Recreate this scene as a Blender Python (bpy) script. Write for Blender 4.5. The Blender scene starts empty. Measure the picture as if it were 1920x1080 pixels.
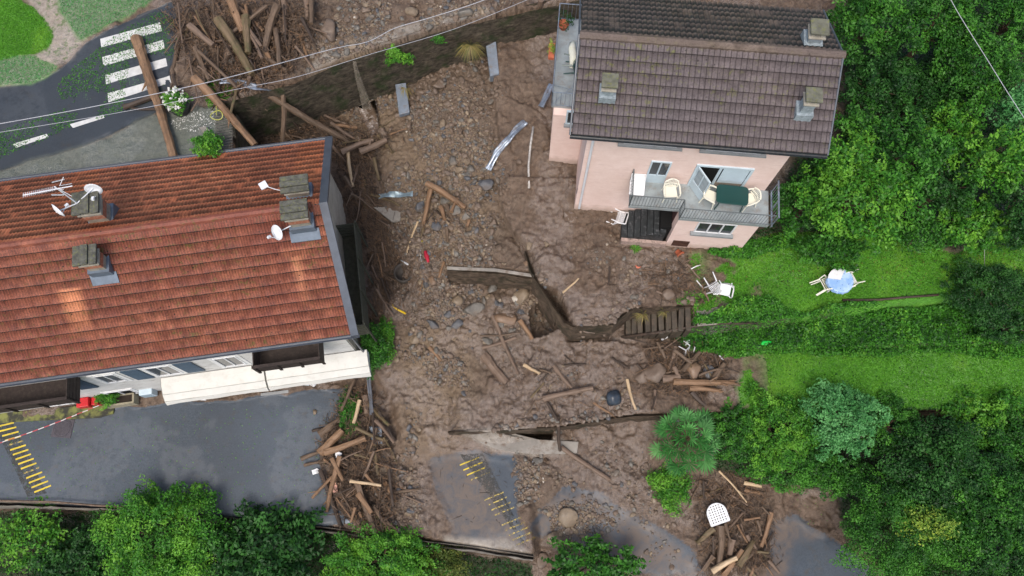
import bpy, math, random
import numpy as np
from mathutils import Vector, Matrix
random.seed(7); rng=np.random.default_rng(11)
sc=bpy.context.scene; COL=sc.collection
# ------------------------------------------------------------------ camera, world, sun, exposure
F=1493.; HC=31.; TH=math.atan(458/F)
cam=bpy.data.objects.new('camera',bpy.data.cameras.new('camera')); COL.objects.link(cam)
cam.location=(0,0,HC); cam.rotation_euler=(TH,0,0)
cam.data.sensor_width=36; cam.data.lens=F/1920*36; cam.data.clip_end=1000; sc.camera=cam
w=bpy.data.worlds.new('World'); sc.world=w; w.use_nodes=True
SUN_EL,SUN_AZ=math.radians(64),math.radians(196)
nt=w.node_tree; sky=nt.nodes.new('ShaderNodeTexSky'); sky.sky_type='NISHITA'; sky.sun_disc=False
sky.sun_elevation=SUN_EL; sky.sun_rotation=SUN_AZ; sky.dust_density=4; sky.ozone_density=.6; sky.air_density=1.0
bg=nt.nodes['Background']; nt.links.new(sky.outputs[0],bg.inputs[0]); bg.inputs[1].default_value=.135
sd=bpy.data.lights.new('sun','SUN'); sd.energy=1.35; sd.angle=math.radians(26); sd.color=(1,.95,.88)
so=bpy.data.objects.new('sun',sd); COL.objects.link(so); so.location=(0,0,60)
sdir=Vector((math.sin(SUN_AZ)*math.cos(SUN_EL),math.cos(SUN_AZ)*math.cos(SUN_EL),math.sin(SUN_EL)))
so.rotation_euler=sdir.to_track_quat('Z','Y').to_euler()
sc.view_settings.view_transform='Standard'; sc.view_settings.look='None'; sc.view_settings.exposure=0.5; sc.view_settings.gamma=1
# ------------------------------------------------------------------ pixel / world geometry (points on real surfaces)
CP=np.array([0,0,HC]); fw=np.array([0,math.sin(TH),-math.cos(TH)]); up=np.array([0,math.cos(TH),math.sin(TH)]); rt=np.array([1.,0,0])
def ray(px,py): return fw+rt*(px-960)/F+up*(540-py)/F
def W(px,py,z=0.):
    d=ray(px,py); return CP+d*((z-HC)/d[2])
class Fr:
    def __init__(s,o,u):
        s.o=np.array([o[0],o[1],0.]); u=np.array([u[0],u[1],0.]); s.u=u/np.linalg.norm(u); s.v=np.array([-s.u[1],s.u[0],0]); s.R=np.array([s.u,s.v,[0,0,1]])
    def w(s,u,v,z): return s.o+s.u*u+s.v*v+np.array([0,0,z])
    def loc(s,p): d=np.array(p)-s.o; return np.array([d@s.u,d@s.v,d[2]])
    def onv(s,px,py,v):
        d=ray(px,py); t=(v-(CP-s.o)@s.v)/(d@s.v); return s.loc(CP+d*t)
PH=Fr((2.6,12.97),(.996,-.088)); LH=Fr((-5.53,6.9),(.990,.143))
# ------------------------------------------------------------------ node material helpers
class NM:
    def __init__(s,name):
        s.m=bpy.data.materials.new(name); s.m.use_nodes=True; s.t=s.m.node_tree; s.b=s.t.nodes['Principled BSDF']; s.tc=None
    def N(s,t,**k):
        n=s.t.nodes.new(t)
        for a,b in k.items(): setattr(n,a,b)
        return n
    def put(s,sock,v):
        if isinstance(v,bpy.types.NodeSocket): s.t.links.new(v,sock)
        elif isinstance(v,(tuple,list)) and len(v)==3 and sock.type=='RGBA': sock.default_value=(*v,1)
        else: sock.default_value=v
    def obj(s):
        if not s.tc: s.tc=s.N('ShaderNodeTexCoord')
        return s.tc.outputs['Object']
    def geo(s):
        g=s.N('ShaderNodeNewGeometry'); return g.outputs['Position']
    def noise(s,scale,detail=4,rough=.6,co=None,dist=0.,stretch=None):
        co=co or s.obj()
        if stretch:
            mp=s.N('ShaderNodeMapping'); mp.inputs['Scale'].default_value=stretch; s.t.links.new(co,mp.inputs[0]); co=mp.outputs[0]
        n=s.N('ShaderNodeTexNoise'); s.t.links.new(co,n.inputs['Vector']); n.inputs['Scale'].default_value=scale
        n.inputs['Detail'].default_value=detail; n.inputs['Roughness'].default_value=rough; n.inputs['Distortion'].default_value=dist
        return n.outputs['Fac']
    def vor(s,scale,feature='F1',out='Distance'):
        n=s.N('ShaderNodeTexVoronoi'); n.feature=feature; s.t.links.new(s.obj(),n.inputs['Vector']); n.inputs['Scale'].default_value=scale; return n.outputs[out]
    def ramp(s,v,a,b,lo=0.,hi=1.):
        n=s.N('ShaderNodeMapRange'); n.clamp=True; s.put(n.inputs[0],v)
        for i,x in enumerate((a,b,lo,hi)): n.inputs[1+i].default_value=x
        return n.outputs[0]
    def mix(s,f,a,b,mode='MIX'):
        n=s.N('ShaderNodeMix',data_type='RGBA',blend_type=mode); s.put(n.inputs[0],f); s.put(n.inputs[6],a); s.put(n.inputs[7],b); return n.outputs[2]
    def math(s,op,a,b=0.):
        n=s.N('ShaderNodeMath',operation=op); s.put(n.inputs[0],a); s.put(n.inputs[1],b); return n.outputs[0]
    def attr(s,name,out='Fac'):
        n=s.N('ShaderNodeAttribute'); n.attribute_name=name; return n.outputs[out]
    def sep(s,c):
        n=s.N('ShaderNodeSeparateColor'); s.put(n.inputs[0],c); return n.outputs
    def bump(s,h,strength,dist=.02):
        n=s.N('ShaderNodeBump'); n.inputs['Strength'].default_value=strength; n.inputs['Distance'].default_value=dist; s.put(n.inputs['Height'],h)
        s.t.links.new(n.outputs[0],s.b.inputs['Normal'])
    def fin(s,col,rough=.7,spec=.4,metal=0.):
        s.put(s.b.inputs['Base Color'],col); s.put(s.b.inputs['Roughness'],rough); s.put(s.b.inputs['Specular IOR Level'],spec); s.put(s.b.inputs['Metallic'],metal); return s.m
_mc={}
def simple(name,c,rough=.6,spec=.4,var=.25,scale=3,metal=0.,bump=0.2,dirt=None,dirtamt=.5):
    if name in _mc: return _mc[name]
    n=NM(name); f=n.noise(scale,5,.65); c2=tuple(x*(1-var) for x in c); col=n.mix(n.ramp(f,.35,.65),c2,c)
    if dirt: col=n.mix(n.ramp(n.noise(scale*1.7,6,.7),.52,.68,0,dirtamt),col,dirt)
    if bump: n.bump(n.noise(scale*12,3),bump,.01)
    _mc[name]=n.fin(col,rough,spec,metal); return _mc[name]
def wood(name,c1,c2,c3):
    n=NM(name); g=n.noise(5,5,.7,stretch=(1,1,.12)); f=n.noise(14,4,.7,stretch=(1,1,.1))
    col=n.mix(n.ramp(g,.35,.62),c1,c2); col=n.mix(n.ramp(n.noise(2.2,4,.7),.5,.66,0,.8),col,c3)
    col=n.mix(n.ramp(f,.3,.45,.55,0),col,(.02,.014,.01)); n.bump(f,.7,.02)
    return n.fin(col,.62,.35)
WOOD={'orange':wood('orange_bare_wood',(.15,.085,.045),(.27,.165,.095),(.12,.080,.052)),
 'brown':wood('brown_bark_wood',(.085,.058,.038),(.165,.112,.074),(.12,.086,.062)),
 'mud':wood('muddy_wood',(.13,.088,.062),(.20,.14,.10),(.10,.07,.05)),
 'pale':wood('pale_stripped_wood',(.42,.29,.16),(.60,.46,.30),(.25,.17,.10)),
 'dark':wood('dark_wet_wood',(.035,.026,.02),(.085,.058,.042),(.05,.04,.03)),
 'moss':wood('mossy_wood',(.10,.075,.035),(.17,.12,.07),(.07,.09,.03))}
def stone(name,c1,c2,c3):
    n=NM(name); col=n.mix(n.ramp(n.noise(2.5,6,.7),.35,.65),c1,c2); col=n.mix(n.ramp(n.noise(1.3,3),.5,.62,0,.7),col,c3)
    n.bump(n.noise(18,5,.7),.6,.02); return n.fin(col,n.ramp(n.noise(3),.4,.6,.35,.7),.45)
STONE={'tan':stone('tan_stone',(.16,.12,.08),(.26,.20,.135),(.16,.12,.085)),'grey':stone('grey_stone',(.09,.082,.07),(.19,.175,.15),(.15,.115,.085)),
 'slate':stone('wet_slate_stone',(.065,.066,.07),(.13,.133,.14),(.11,.088,.072)),'rust':stone('rusty_stone',(.17,.11,.07),(.25,.165,.105),(.17,.12,.09)),
 'mudstone':stone('muddy_stone',(.12,.085,.06),(.185,.135,.098),(.13,.10,.08)),'pale':stone('pale_stone',(.4,.36,.29),(.52,.48,.42),(.3,.24,.18))}
WHITE=simple('white_plastic',(.78,.79,.80),.35,.5,.08,2,bump=0,dirt=(.4,.33,.26),dirtamt=.35)
CREAMP=simple('cream_plastic',(.80,.78,.66),.35,.5,.06,2,bump=0)
MUDDYW=simple('muddy_white_plastic',(.68,.69,.70),.4,.5,.15,4,bump=0,dirt=(.22,.15,.1),dirtamt=.7)
GRNP=simple('dark_green_plastic',(.008,.055,.05),.3,.5,.1,2,bump=0)
BLKP=simple('black_plastic',(.02,.026,.03),.35,.5,.2,5,bump=0,dirt=(.1,.08,.06),dirtamt=.4)
METAL=simple('dark_grey_metal',(.085,.10,.125),.4,.5,.25,3,bump=0)
RAILM=simple('painted_rail_metal',(.13,.15,.155),.5,.4,.2,4,bump=0)
GALV=simple('galvanised_steel',(.36,.42,.50),.35,.6,.4,3,metal=.55,bump=0,dirt=(.14,.10,.075),dirtamt=.8)
ZINC=simple('zinc_flashing',(.16,.20,.25),.45,.5,.3,3,metal=.2,bump=0)
CONC=simple('weathered_concrete',(.30,.275,.24),.7,.3,.35,1.6,bump=.5,dirt=(.15,.11,.08),dirtamt=.85)
BCONC=simple('bluish_wet_concrete',(.20,.24,.29),.4,.5,.3,2,bump=.4,dirt=(.14,.105,.08),dirtamt=.7)
MOSSC=simple('mossy_slab',(.17,.17,.13),.85,.2,.4,5,bump=.6,dirt=(.19,.2,.05),dirtamt=.8)
TERRA=simple('terracotta',(.50,.14,.07),.7,.3,.2,5)
GLASS=simple('window_glass',(.035,.045,.055),.08,.6,.5,1.5,bump=0)
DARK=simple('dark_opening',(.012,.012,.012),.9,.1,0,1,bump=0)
LBLUE=simple('pale_blue_painted_wood',(.55,.66,.72),.5,.4,.1,3,bump=0)
SHUT=simple('blue_grey_shutter_paint',(.06,.10,.145),.55,.4,.2,6,bump=0)
BWOOD=simple('dark_brown_timber',(.045,.032,.028),.65,.3,.45,6,bump=.3,dirt=(.09,.075,.06))
# ------------------------------------------------------------------ mesh builder
ORG={}
def rotz(a): c,s=math.cos(a),math.sin(a); return np.array([[c,-s,0],[s,c,0],[0,0,1]])
def rotxyz(a,b,c): return np.array(Matrix.Rotation(c,3,'Z')@Matrix.Rotation(b,3,'Y')@Matrix.Rotation(a,3,'X'))
class MB:
    def __init__(s): s.v=[]; s.f=[]
    def add(s,vs,fs):
        k=len(s.v); s.v+= [tuple(map(float,p)) for p in vs]; s.f+=[tuple(i+k for i in f) for f in fs]; return s
    def box(s,c,d,R=None,taper=1.):
        R=np.eye(3) if R is None else R; c=np.array(c); h=np.array(d)/2.
        P=[]
        for z in (-1,1):
            t=taper if z>0 else 1
            for x,y in ((-1,-1),(1,-1),(1,1),(-1,1)): P.append(c+R@np.array([x*h[0]*t,y*h[1]*t,z*h[2]]))
        return s.add(P,[(3,2,1,0),(4,5,6,7),(0,1,5,4),(1,2,6,5),(2,3,7,6),(3,0,4,7)])
    def fbox(s,fr,u0,u1,v0,v1,z0,z1):
        P=[fr.w(u,v,z) for z in (z0,z1) for u,v in ((u0,v0),(u1,v0),(u1,v1),(u0,v1))]
        return s.add(P,[(3,2,1,0),(4,5,6,7),(0,1,5,4),(1,2,6,5),(2,3,7,6),(3,0,4,7)])
    def tube(s,pts,r,n=8,jit=0.,cap=True):
        pts=[np.array(p,float) for p in pts]; m=len(pts); rs=r if isinstance(r,(list,tuple,np.ndarray)) else [r]*m
        V=[]; 
        for i,p in enumerate(pts):
            t=pts[min(i+1,m-1)]-pts[max(i-1,0)]; t=t/(np.linalg.norm(t)+1e-9)
            a=np.array([0,0,1.]) if abs(t[2])<.9 else np.array([1.,0,0]); x=np.cross(a,t); x/=np.linalg.norm(x); y=np.cross(t,x)
            for k in range(n):
                an=2*math.pi*k/n; rr=rs[i]*(1+jit*(random.random()-.5)*2); V.append(p+(x*math.cos(an)+y*math.sin(an))*rr)
        Fc=[(i*n+k,i*n+(k+1)%n,(i+1)*n+(k+1)%n,(i+1)*n+k) for i in range(m-1) for k in range(n)]
        if cap: Fc+= [tuple(range(n-1,-1,-1)),tuple((m-1)*n+k for k in range(n))]
        return s.add(V,Fc)
    def disc(s,c,r,h,n=20,R=None,r2=None):
        R=np.eye(3) if R is None else R; c=np.array(c); r2=r if r2 is None else r2
        P=[c+R@np.array([math.cos(2*math.pi*k/n)*q,math.sin(2*math.pi*k/n)*q,z]) for q,z in ((r,0),(r2,h)) for k in range(n)]
        return s.add(P,[tuple(range(n-1,-1,-1)),tuple(range(n,2*n))]+[(k,(k+1)%n,n+(k+1)%n,n+k) for k in range(n)])
    def prism(s,poly,zt,zb):
        n=len(poly); P=[(p[0],p[1],p[2] if len(p)>2 else zt) for p in poly]; Q=[(p[0],p[1],zb) for p in poly]
        return s.add(P+Q,[tuple(range(n)),tuple(range(2*n-1,n-1,-1))]+[(k,n+k,n+(k+1)%n,(k+1)%n) for k in range(n)])
    def build(s,name,mat,parent=None,local=False,smooth=False,bevel=0.):
        o=np.zeros(3); V=np.array(s.v,float)
        if parent is not None and not local: o=ORG[parent.name]
        if parent is None and not local: o=np.array([V[:,0].mean(),V[:,1].mean(),V[:,2].min()])
        if not local: V=V-o
        me=bpy.data.meshes.new(name); me.from_pydata(V.tolist(),[],s.f); me.update(); me.materials.append(mat)
        if smooth: me.shade_smooth()
        ob=bpy.data.objects.new(name,me); COL.objects.link(ob)
        if parent is not None: ob.parent=parent; ORG[ob.name]=ORG.get(parent.name,np.zeros(3))
        elif not local: ob.location=o; ORG[ob.name]=o
        if bevel:
            b=ob.modifiers.new('bevel','BEVEL'); b.width=bevel; b.segments=2; b.limit_method='ANGLE'
        return ob
def tag(o,label,cat,group=None,kind=None):
    if label: o['label']=label
    if cat: o['category']=cat
    if group: o['group']=group
    if kind: o['kind']=kind
    return o
def empty(name,loc,label,cat,group=None,rot=(0,0,0)):
    o=bpy.data.objects.new(name,None); COL.objects.link(o); o.location=loc; o.rotation_euler=rot; o.empty_display_size=.2
    ORG[o.name]=np.array(loc,float); return tag(o,label,cat,group)
def npmesh(name,V,Fq,mat,attrs=None,smooth=False,loc=None,parent=None):
    V=np.asarray(V,np.float32); Fq=np.asarray(Fq,np.int32); k=Fq.shape[1]
    me=bpy.data.meshes.new(name); me.vertices.add(len(V)); 
    loc=ORG[parent.name] if parent is not None else (np.zeros(3) if loc is None else np.array(loc)); me.vertices.foreach_set('co',(V-loc).astype(np.float32).ravel())
    me.loops.add(Fq.size); me.loops.foreach_set('vertex_index',Fq.ravel()); me.polygons.add(len(Fq))
    me.polygons.foreach_set('loop_start',np.arange(0,Fq.size,k,dtype=np.int32)); me.polygons.foreach_set('loop_total',np.full(len(Fq),k,np.int32))
    if smooth: me.polygons.foreach_set('use_smooth',np.ones(len(Fq),bool))
    me.update(calc_edges=True); me.materials.append(mat)
    for an,(dom,typ,val) in (attrs or {}).items():
        a=me.attributes.new(an,typ,dom); a.data.foreach_set('color' if 'COLOR' in typ else 'value',np.asarray(val,np.float32).ravel())
    o=bpy.data.objects.new(name,me); COL.objects.link(o)
    if parent is not None: o.parent=parent; ORG[o.name]=ORG[parent.name]
    else: o.location=loc; ORG[o.name]=loc
    return o
# ------------------------------------------------------------------ terrain height field
X0,X1,Y0,Y1,ST=-29.,29.,-5.,28.,.055
xs=np.arange(X0,X1,ST); ys=np.arange(Y0,Y1,ST); NX,NY=len(xs),len(ys); GX,GY=np.meshgrid(xs,ys)
def blur(A,r):
    k=max(1,int(r/ST))
    for _ in range(2):
        for ax in (0,1):
            P=np.pad(A,[(k+1,k) if a==ax else (0,0) for a in (0,1)],mode='edge'); c=np.cumsum(P,axis=ax)
            n=A.shape[ax]; A=(np.take(c,range(2*k+1,2*k+1+n),axis=ax)-np.take(c,range(0,n),axis=ax))/(2*k+1)
    return A
def vnoise(scale,seed):
    r=np.random.default_rng(seed); ny,nx=int((Y1-Y0)/scale)+4,int((X1-X0)/scale)+4; G=r.random((ny,nx))
    fx=(GX-X0)/scale; fy=(GY-Y0)/scale; ix=fx.astype(int); iy=fy.astype(int); tx=fx-ix; ty=fy-iy
    tx=tx*tx*(3-2*tx); ty=ty*ty*(3-2*ty)
    return (G[iy,ix]*(1-tx)+G[iy,ix+1]*tx)*(1-ty)+(G[iy+1,ix]*(1-tx)+G[iy+1,ix+1]*tx)*ty
def fbm(scale,seed,octs=4,g=.5):
    a=0;t=0;amp=1
    for i in range(octs): a=a+vnoise(scale/2**i,seed+i)*amp; t+=amp; amp*=g
    return a/t
warpx=(fbm(1.2,101,3)-.5)*.5; warpy=(fbm(1.2,201,3)-.5)*.5
def inpoly(pts,zc,warp=0.):
    P=[W(p[0],p[1],p[2] if len(p)>2 else zc)[:2] for p in pts]; ins=np.zeros(GX.shape,bool); n=len(P)
    X=GX+warpx*warp; Y=GY+warpy*warp
    for i in range(n):
        (xa,ya),(xb,yb)=P[i],P[(i+1)%n]
        if ya==yb: continue
        c=((ya>Y)!=(yb>Y))&(X<(xb-xa)*(Y-ya)/(yb-ya)+xa); ins^=c
    return ins
CPTS=[(0,830,-3.6),(300,850,-3.6),(600,850,-3.6),(700,780,-3.3),(850,900,-3.6),(930,1000,-3.8),(1100,950,-3.8),(1200,1020,-4),(1500,1000,-3.9),(1650,1060,-4),
 (1050,860,-3.4),(1200,880,-3.5),(1350,900,-3.7),(1250,930,-3.7),
 (700,220,-.8),(640,240,-.8),(850,200,.05),(760,300,-.5),(870,300,0.),(850,400,-.25),(900,450,-.25),(915,250,.1),(690,330,-.9),(700,420,-1.8),(710,520,-2.4),(730,640,-2.9),(800,470,-1.),(900,560,-2.2),(850,640,-2.5),(800,720,-3.),(830,800,-3.4),
 (560,230,-.9),(480,270,-.9),(1010,560,-2.2),(1020,630,-2.2),(900,180,.15),(940,660,-2.2),
 (1250,640,-1.75),(1450,630,-1.1),(1700,620,-1.1),(1900,600,-.9),(1400,850,-3.3),(1600,850,-3.4),(1800,850,-3.4),(1900,950,-3.5),(1900,780,-3.2),(1700,1000,-3.9),
 (1700,100,1.2),(1900,50,1.8),(1600,300,.2),(1800,300,.6),(1900,400,.3),(1500,100,.6),(1300,0,.5),
 (100,1020,-5.2),(500,1040,-5.2),(800,1070,-5.3),(1000,1075,-5.),(900,1100,-5.4),(1200,1090,-4.8)]
cp=np.array([list(W(a,b,c)[:2])+[c] for a,b,c in CPTS]); num=0; den=0
for x,y,z in cp:
    d2=(GX-x)**2+(GY-y)**2+.15; wgt=d2**-1.6; num=num+wgt*z; den=den+wgt
H=blur(num/den,.3)
soft=lambda a,e0,e1: np.clip((a-e0)/(e1-e0),0,1)
def paint(pts,zf,zc,feather=0.,warp=0.):
    global H
    m=inpoly(pts,zc,warp).astype(float)
    if feather: m=blur(m,feather)
    H=H*(1-m)+m*(zf(GX,GY) if callable(zf) else zf)
roadz=lambda x,y: 1.5+1.0*soft(x,-24,-12)
paint([(-300,945),(0,945),(240,952),(300,962),(600,992),(700,1005),(800,1020),(1000,1048),(1010,1060),(1040,1400),(-300,1400)],-5.2,-3.6)
ROADL=[(-300,780),(0,772),(200,758),(400,735),(700,700),(740,760),(760,860),(820,850),(960,860),(1000,960),(1010,1048),(830,1022),(700,1005),(600,992),(300,962),(0,945),(-300,945)]
paint(ROADL,-3.6,-3.6,.12)
paint([(930,810),(1000,808),(1040,802),(1035,826),(985,822)],-5.,-3.4)
# lower mud terrace + lower lawn
paint([(840,808),(880,760),(900,720),(905,655),(960,640),(1060,640),(1150,640),(1210,652),(1350,655),(1400,662),(2200,640),(2200,768),(1750,770),(1380,774),(1190,778),(1050,798),(940,806)],
      lambda x,y:-2.45+.65*soft(x,-2,4.5),-2.0)
paint([(850,660),(930,640),(940,800),(840,806)],lambda x,y:-2.5,-2.3,.35)
# garden terrace and the mud forecourt
garz=lambda x,y: .05+.32*soft(y,14.,16.)+.35*soft(y,17,20)
G0=[(920,100),(935,270),(925,330),(945,400),(985,470),(1003,520),(1030,560),(1048,590),(1075,611),(1150,608),(1165,590),(1187,578),(1300,573),(1300,612),(1420,606),(1540,590),(1700,562),(2300,520),(2300,330),(1560,290),(1300,-60),(1100,-60)]
paint(G0,garz,0.,0.,.25)
st=inpoly([(948,335),(1088,335),(1088,400),(960,400)],.1); 
yst=W(1000,400,.1)[1]; H=np.where(st,.05+.085*np.floor(np.clip((GY-yst)/.36,0,4.9)),H)
# stone stairs go down to the west below the forecourt
# weir sill
paint([(838,504),(930,508),(1002,519),(1000,485),(960,440),(900,440),(850,460)],-.42,-.42,.12)
paint([(838,506),(930,511),(1003,522),(1040,560),(1050,600),(1045,640),(1000,650),(900,600),(820,560)],-2.1,-.42,.0)
Hs=blur(H,.35); mch=blur(inpoly([(790,530),(930,560),(1060,590),(1060,680),(880,680),(770,640)],-2.3).astype(float),.2); H=H*(1-mch)+Hs*mch
paint([(990,590),(1012,560),(1046,575),(1060,622),(1000,634)],-3.7,-2.3)
# upper road with everything north of the retaining wall
WALLTOP=[(400,197),(545,158),(640,117),(720,91),(820,59),(930,34),(1043,9),(1110,-7)]
UP=[(-400,-400),(-400,560),(200,560),(440,420),(440,300),(440,215),(400,200)]+WALLTOP+[(1300,-60),(1300,-400)]
paint(UP,lambda x,y: roadz(x,y)+.12*soft(y,22,27),2.3)
H0=H.copy()
def scarp(scale,seed,lv,k=28): return np.clip((fbm(scale,seed,4,.55)-lv)*k/scale**.5,0,1)
# masks
def mask(polys,zc,b=.12,warp=1.):
    m=np.zeros(GX.shape,bool)
    for p in polys: m|=inpoly(p,zc,warp)
    return blur(m.astype(float),b)
M_lawn=np.clip(mask([[(1330,478),(1480,430),(1560,440),(1700,430),(1780,480),(1950,420),(2200,400),(2200,600),(1700,600),(1560,600),(1420,612),(1345,640),(1380,575),(1310,560),(1290,485)]],0,.15)+
  mask([[(1400,655),(2200,632),(2200,768),(1390,772),(1360,730)]],-1.8,.12,2.2),0,1)
M_pale=mask([[(100,-40),(330,-40),(280,10),(240,30),(180,60),(150,75),(128,40),(110,15)],[(-200,110),(60,105),(110,125),(60,150),(-200,150)]],2,.1)
M_bright=mask([[(-200,-100),(20,-20),(60,10),(98,55),(95,75),(60,100),(0,108),(-200,110)]],2,.1)
M_dirt=mask([[(20,-60),(110,-60),(130,30),(165,62),(140,100),(100,125),(20,150),(-200,155),(-200,100),(60,100),(95,70),(60,10)]],2,.12)
M_grav=mask([[(-200,300),(0,312),(150,275),(290,220),(400,200),(440,215),(440,600),(-200,600)]],2.1,.1)
M_asph=np.clip(mask([[(-400,150),(0,152),(60,143),(110,125),(160,75),(250,35),(330,5),(345,60),(330,120),(320,200),(290,220),(150,275),(0,312),(-400,400)]],2.1,.06,.5)+
  mask([[(-300,792),(0,790),(140,778),(260,760),(420,748),(660,725),(640,780),(600,815),(600,870),(625,940),(660,985),(600,992),(300,962),(0,945),(-300,945)],
        ],-3.6,.08,.8)+mask([[(790,862),(900,850),(960,865),(985,905),(960,950),(985,1000),(995,1040),(950,1034),(835,1012),(812,930)],
        [(1030,940),(1070,918),(1130,925),(1200,960),(1262,1005),(1345,1090),(1225,1090),(1150,1042),(1070,1025),(1000,1005),(990,965)],
        [(1450,975),(1500,968),(1560,1000),(1620,1050),(1670,1100),(1440,1100)]],-3.6,.22,2.),0,1)
M_conc=np.clip(mask([[(862,812),(960,806),(1060,826),(1085,850),(1000,858),(930,848)],[(830,1004),(890,1010),(950,1012),(1000,1040),(1000,1050),(830,1024)]],-3.5,.05,.2)+
  mask([[(575,140),(640,108),(720,82),(820,50),(930,25),(905,10),(800,38),(690,70),(600,100)]],2.5,.08,.6),0,1)
M_rock=mask([[(560,200),(720,150),(920,140),(930,280),(915,330),(940,400),(985,470),(1003,520),(1040,560),(1060,640),(1000,680),(930,690),(900,760),(830,800),(760,790),(740,700),(745,520),(790,470),(700,330),(620,260)],
  [(560,-60),(1000,-60),(900,30),(620,130),(560,130)],[(930,860),(1010,880),(1060,900),(1120,940),(1180,1000),(1050,1010),(1000,960),(940,900)]],-1.,.3)
M_tan=mask([[(740,620),(900,600),(900,700),(870,780),(850,850),(760,860),(740,760)],[(620,170),(720,170),(760,280),(900,290),(930,480),(840,500),(780,420),(700,300),(640,260)]],-2,.4)
M_for=np.clip(mask([[(-300,962),(240,960),(600,998),(830,1030),(1000,1060),(1010,1400),(-300,1400)]],-4.5,.1)+
  mask([[(1310,480),(1460,420),(1480,300),(1570,280),(1570,-100),(2300,-100),(2300,470),(1800,470),(1700,440),(1560,440),(1480,430),(1350,478)]],0,.2)+
  mask([[(1350,778),(2200,772),(2200,1300),(1700,1090),(1600,1000),(1570,915),(1450,905),(1340,880)]],-3.4,.1)+mask([[(1300,612),(1420,608),(1560,598),(2200,600),(2200,655),(1400,655),(1280,650),(1260,628)]],-1.,.1),0,1)
M_wet=np.clip(blur(((fbm(2.2,31,4)>.56)).astype(float),.1)+mask([[(560,1),(560,1),(561,2)]],0)+
  .7*mask([[(990,860),(1100,830),(1190,860),(1250,900),(1240,940),(1320,900),(1390,930),(1300,1000),(1180,960),(1080,910)],[(760,860),(800,850),(830,1010),(760,1000)],[(1060,640),(1180,645),(1200,700),(1000,690)]],-3.4,.3),0,1)
M_litter=np.clip(blur((fbm(.5,41,3)>.62).astype(float),.03)*mask([[(-100,330),(0,290),(130,240),(300,200),(345,60),(300,40),(180,110),(90,170),(180,210),(0,240)]],2,.3),0,1)
ragged=mask([[(1300,470),(1400,462),(1420,600),(1300,600)],[(1350,650),(1450,650),(1450,775),(1350,775)]],-.9,.4); M_lawn=M_lawn*(1-ragged*np.clip((fbm(.9,601,4)-.44)*9,0,1))
flat=np.clip(M_asph+M_conc+.7*M_grav+.7*M_dirt,0,1); green=np.clip(M_lawn+M_pale+M_bright,0,1)
rid=1-np.abs(2*fbm(.9,51,4)-1)*2; lump=fbm(.35,61,3)-.5; big=fbm(2.5,71,3)-.5; fine=fbm(.16,81,2)-.5
flow=blur(np.abs(fbm(.8,91,3)-.5),.06)
mudamp=(1-flat)*(1-green*.7)
fine2=fbm(.14,171,2,.6)-.5; rf=1-np.abs(2*fbm(.45,151,4,.6)-1); cr=1-np.abs(2*fbm(1.6,161,5,.55)-1)
H=H+mudamp*(big*.25+lump*.05+fine*.045+fine2*.04*(fbm(1.5,181,2)>.42)-np.clip(rf-.90,0,1)*.28-np.clip(cr-.95,0,1)*1.3+M_rock*(fine*.1+lump*.05))+green*(fbm(.4,95,3)-.5)*.06+(fbm(6,97,2)-.5)*.05
sc_=scarp(1.1,401,.5)*.09+scarp(1.7,411,.55)*.12+scarp(.7,421,.56)*.06+scarp(.7,431,.45)*.05+scarp(.4,441,.55)*.035
H=H+mudamp*(sc_-.12)*np.clip(1-M_for*.5,0,1)
H=H-mudamp*M_wet*.04
edge=np.abs(fbm(1.1,401,4,.55)-.5)<.012
print('terrain',NX,NY)
def gz(x,y):
    fx=np.clip((np.asarray(x)-X0)/ST,0,NX-2); fy=np.clip((np.asarray(y)-Y0)/ST,0,NY-2); i=fx.astype(int); j=fy.astype(int); a=fx-i; b=fy-j
    return (H[j,i]*(1-a)+H[j,i+1]*a)*(1-b)+(H[j+1,i]*(1-a)+H[j+1,i+1]*a)*b
def G(px,py,dz=0.):
    d=ray(px,py); d=d/np.linalg.norm(d); t=24.
    for k in range(200):
        p=CP+d*t
        if p[2]<=gz(p[0],p[1])+dz: break
        t+=.1
    a,b=t-.1,t
    for _ in range(8):
        m=(a+b)/2; p=CP+d*m
        if p[2]<=gz(p[0],p[1])+dz: b=m
        else: a=m
    return CP+d*b
# ---- ground material
n=NM('wet_mud_and_ground'); a1=n.sep(n.attr('mask_a','Color')); a2=n.sep(n.attr('mask_b','Color')); a3=n.sep(n.attr('mask_c','Color'))
film=n.attr('mask_a','Alpha'); sxy=n.N('ShaderNodeSeparateXYZ'); n.put(sxy.inputs[0],n.geo()); f1=n.noise(.7,6,.6); f2=n.noise(5,6,.7); f3=n.noise(22,4,.7); v1=n.vor(9,out='Color'); vs=n.sep(v1)
mud=n.mix(n.ramp(f2,.33,.68),(.060,.038,.025),(.185,.125,.085)); mud=n.mix(n.ramp(n.noise(2.2,6,.7,dist=1.6,stretch=(1,.4,1)),.5,.62,0,.55),mud,(.22,.165,.12)); mud=n.mix(n.ramp(n.noise(1.4,6,.7,dist=1.2),.5,.6,0,.6),mud,(.055,.036,.026)); mud=n.mix(n.ramp(f1,.38,.62),mud,n.mix(.45,mud,(.178,.126,.088)))
f4=n.noise(60,3,.8); f5=n.noise(11,5,.75,dist=.6); mud=n.mix(n.ramp(f3,.32,.45,.7,0),mud,(.035,.024,.017)); mud=n.mix(n.ramp(f5,.33,.43,.65,0),mud,(.04,.028,.02)); mud=n.mix(n.ramp(f4,.58,.72,0,.4),mud,(.30,.235,.18))
gr=n.mix(vs[0],(.12,.09,.065),(.235,.18,.13)); gr=n.mix(n.ramp(f3,.38,.6,.75,0),gr,(.05,.035,.024)); 
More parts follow.
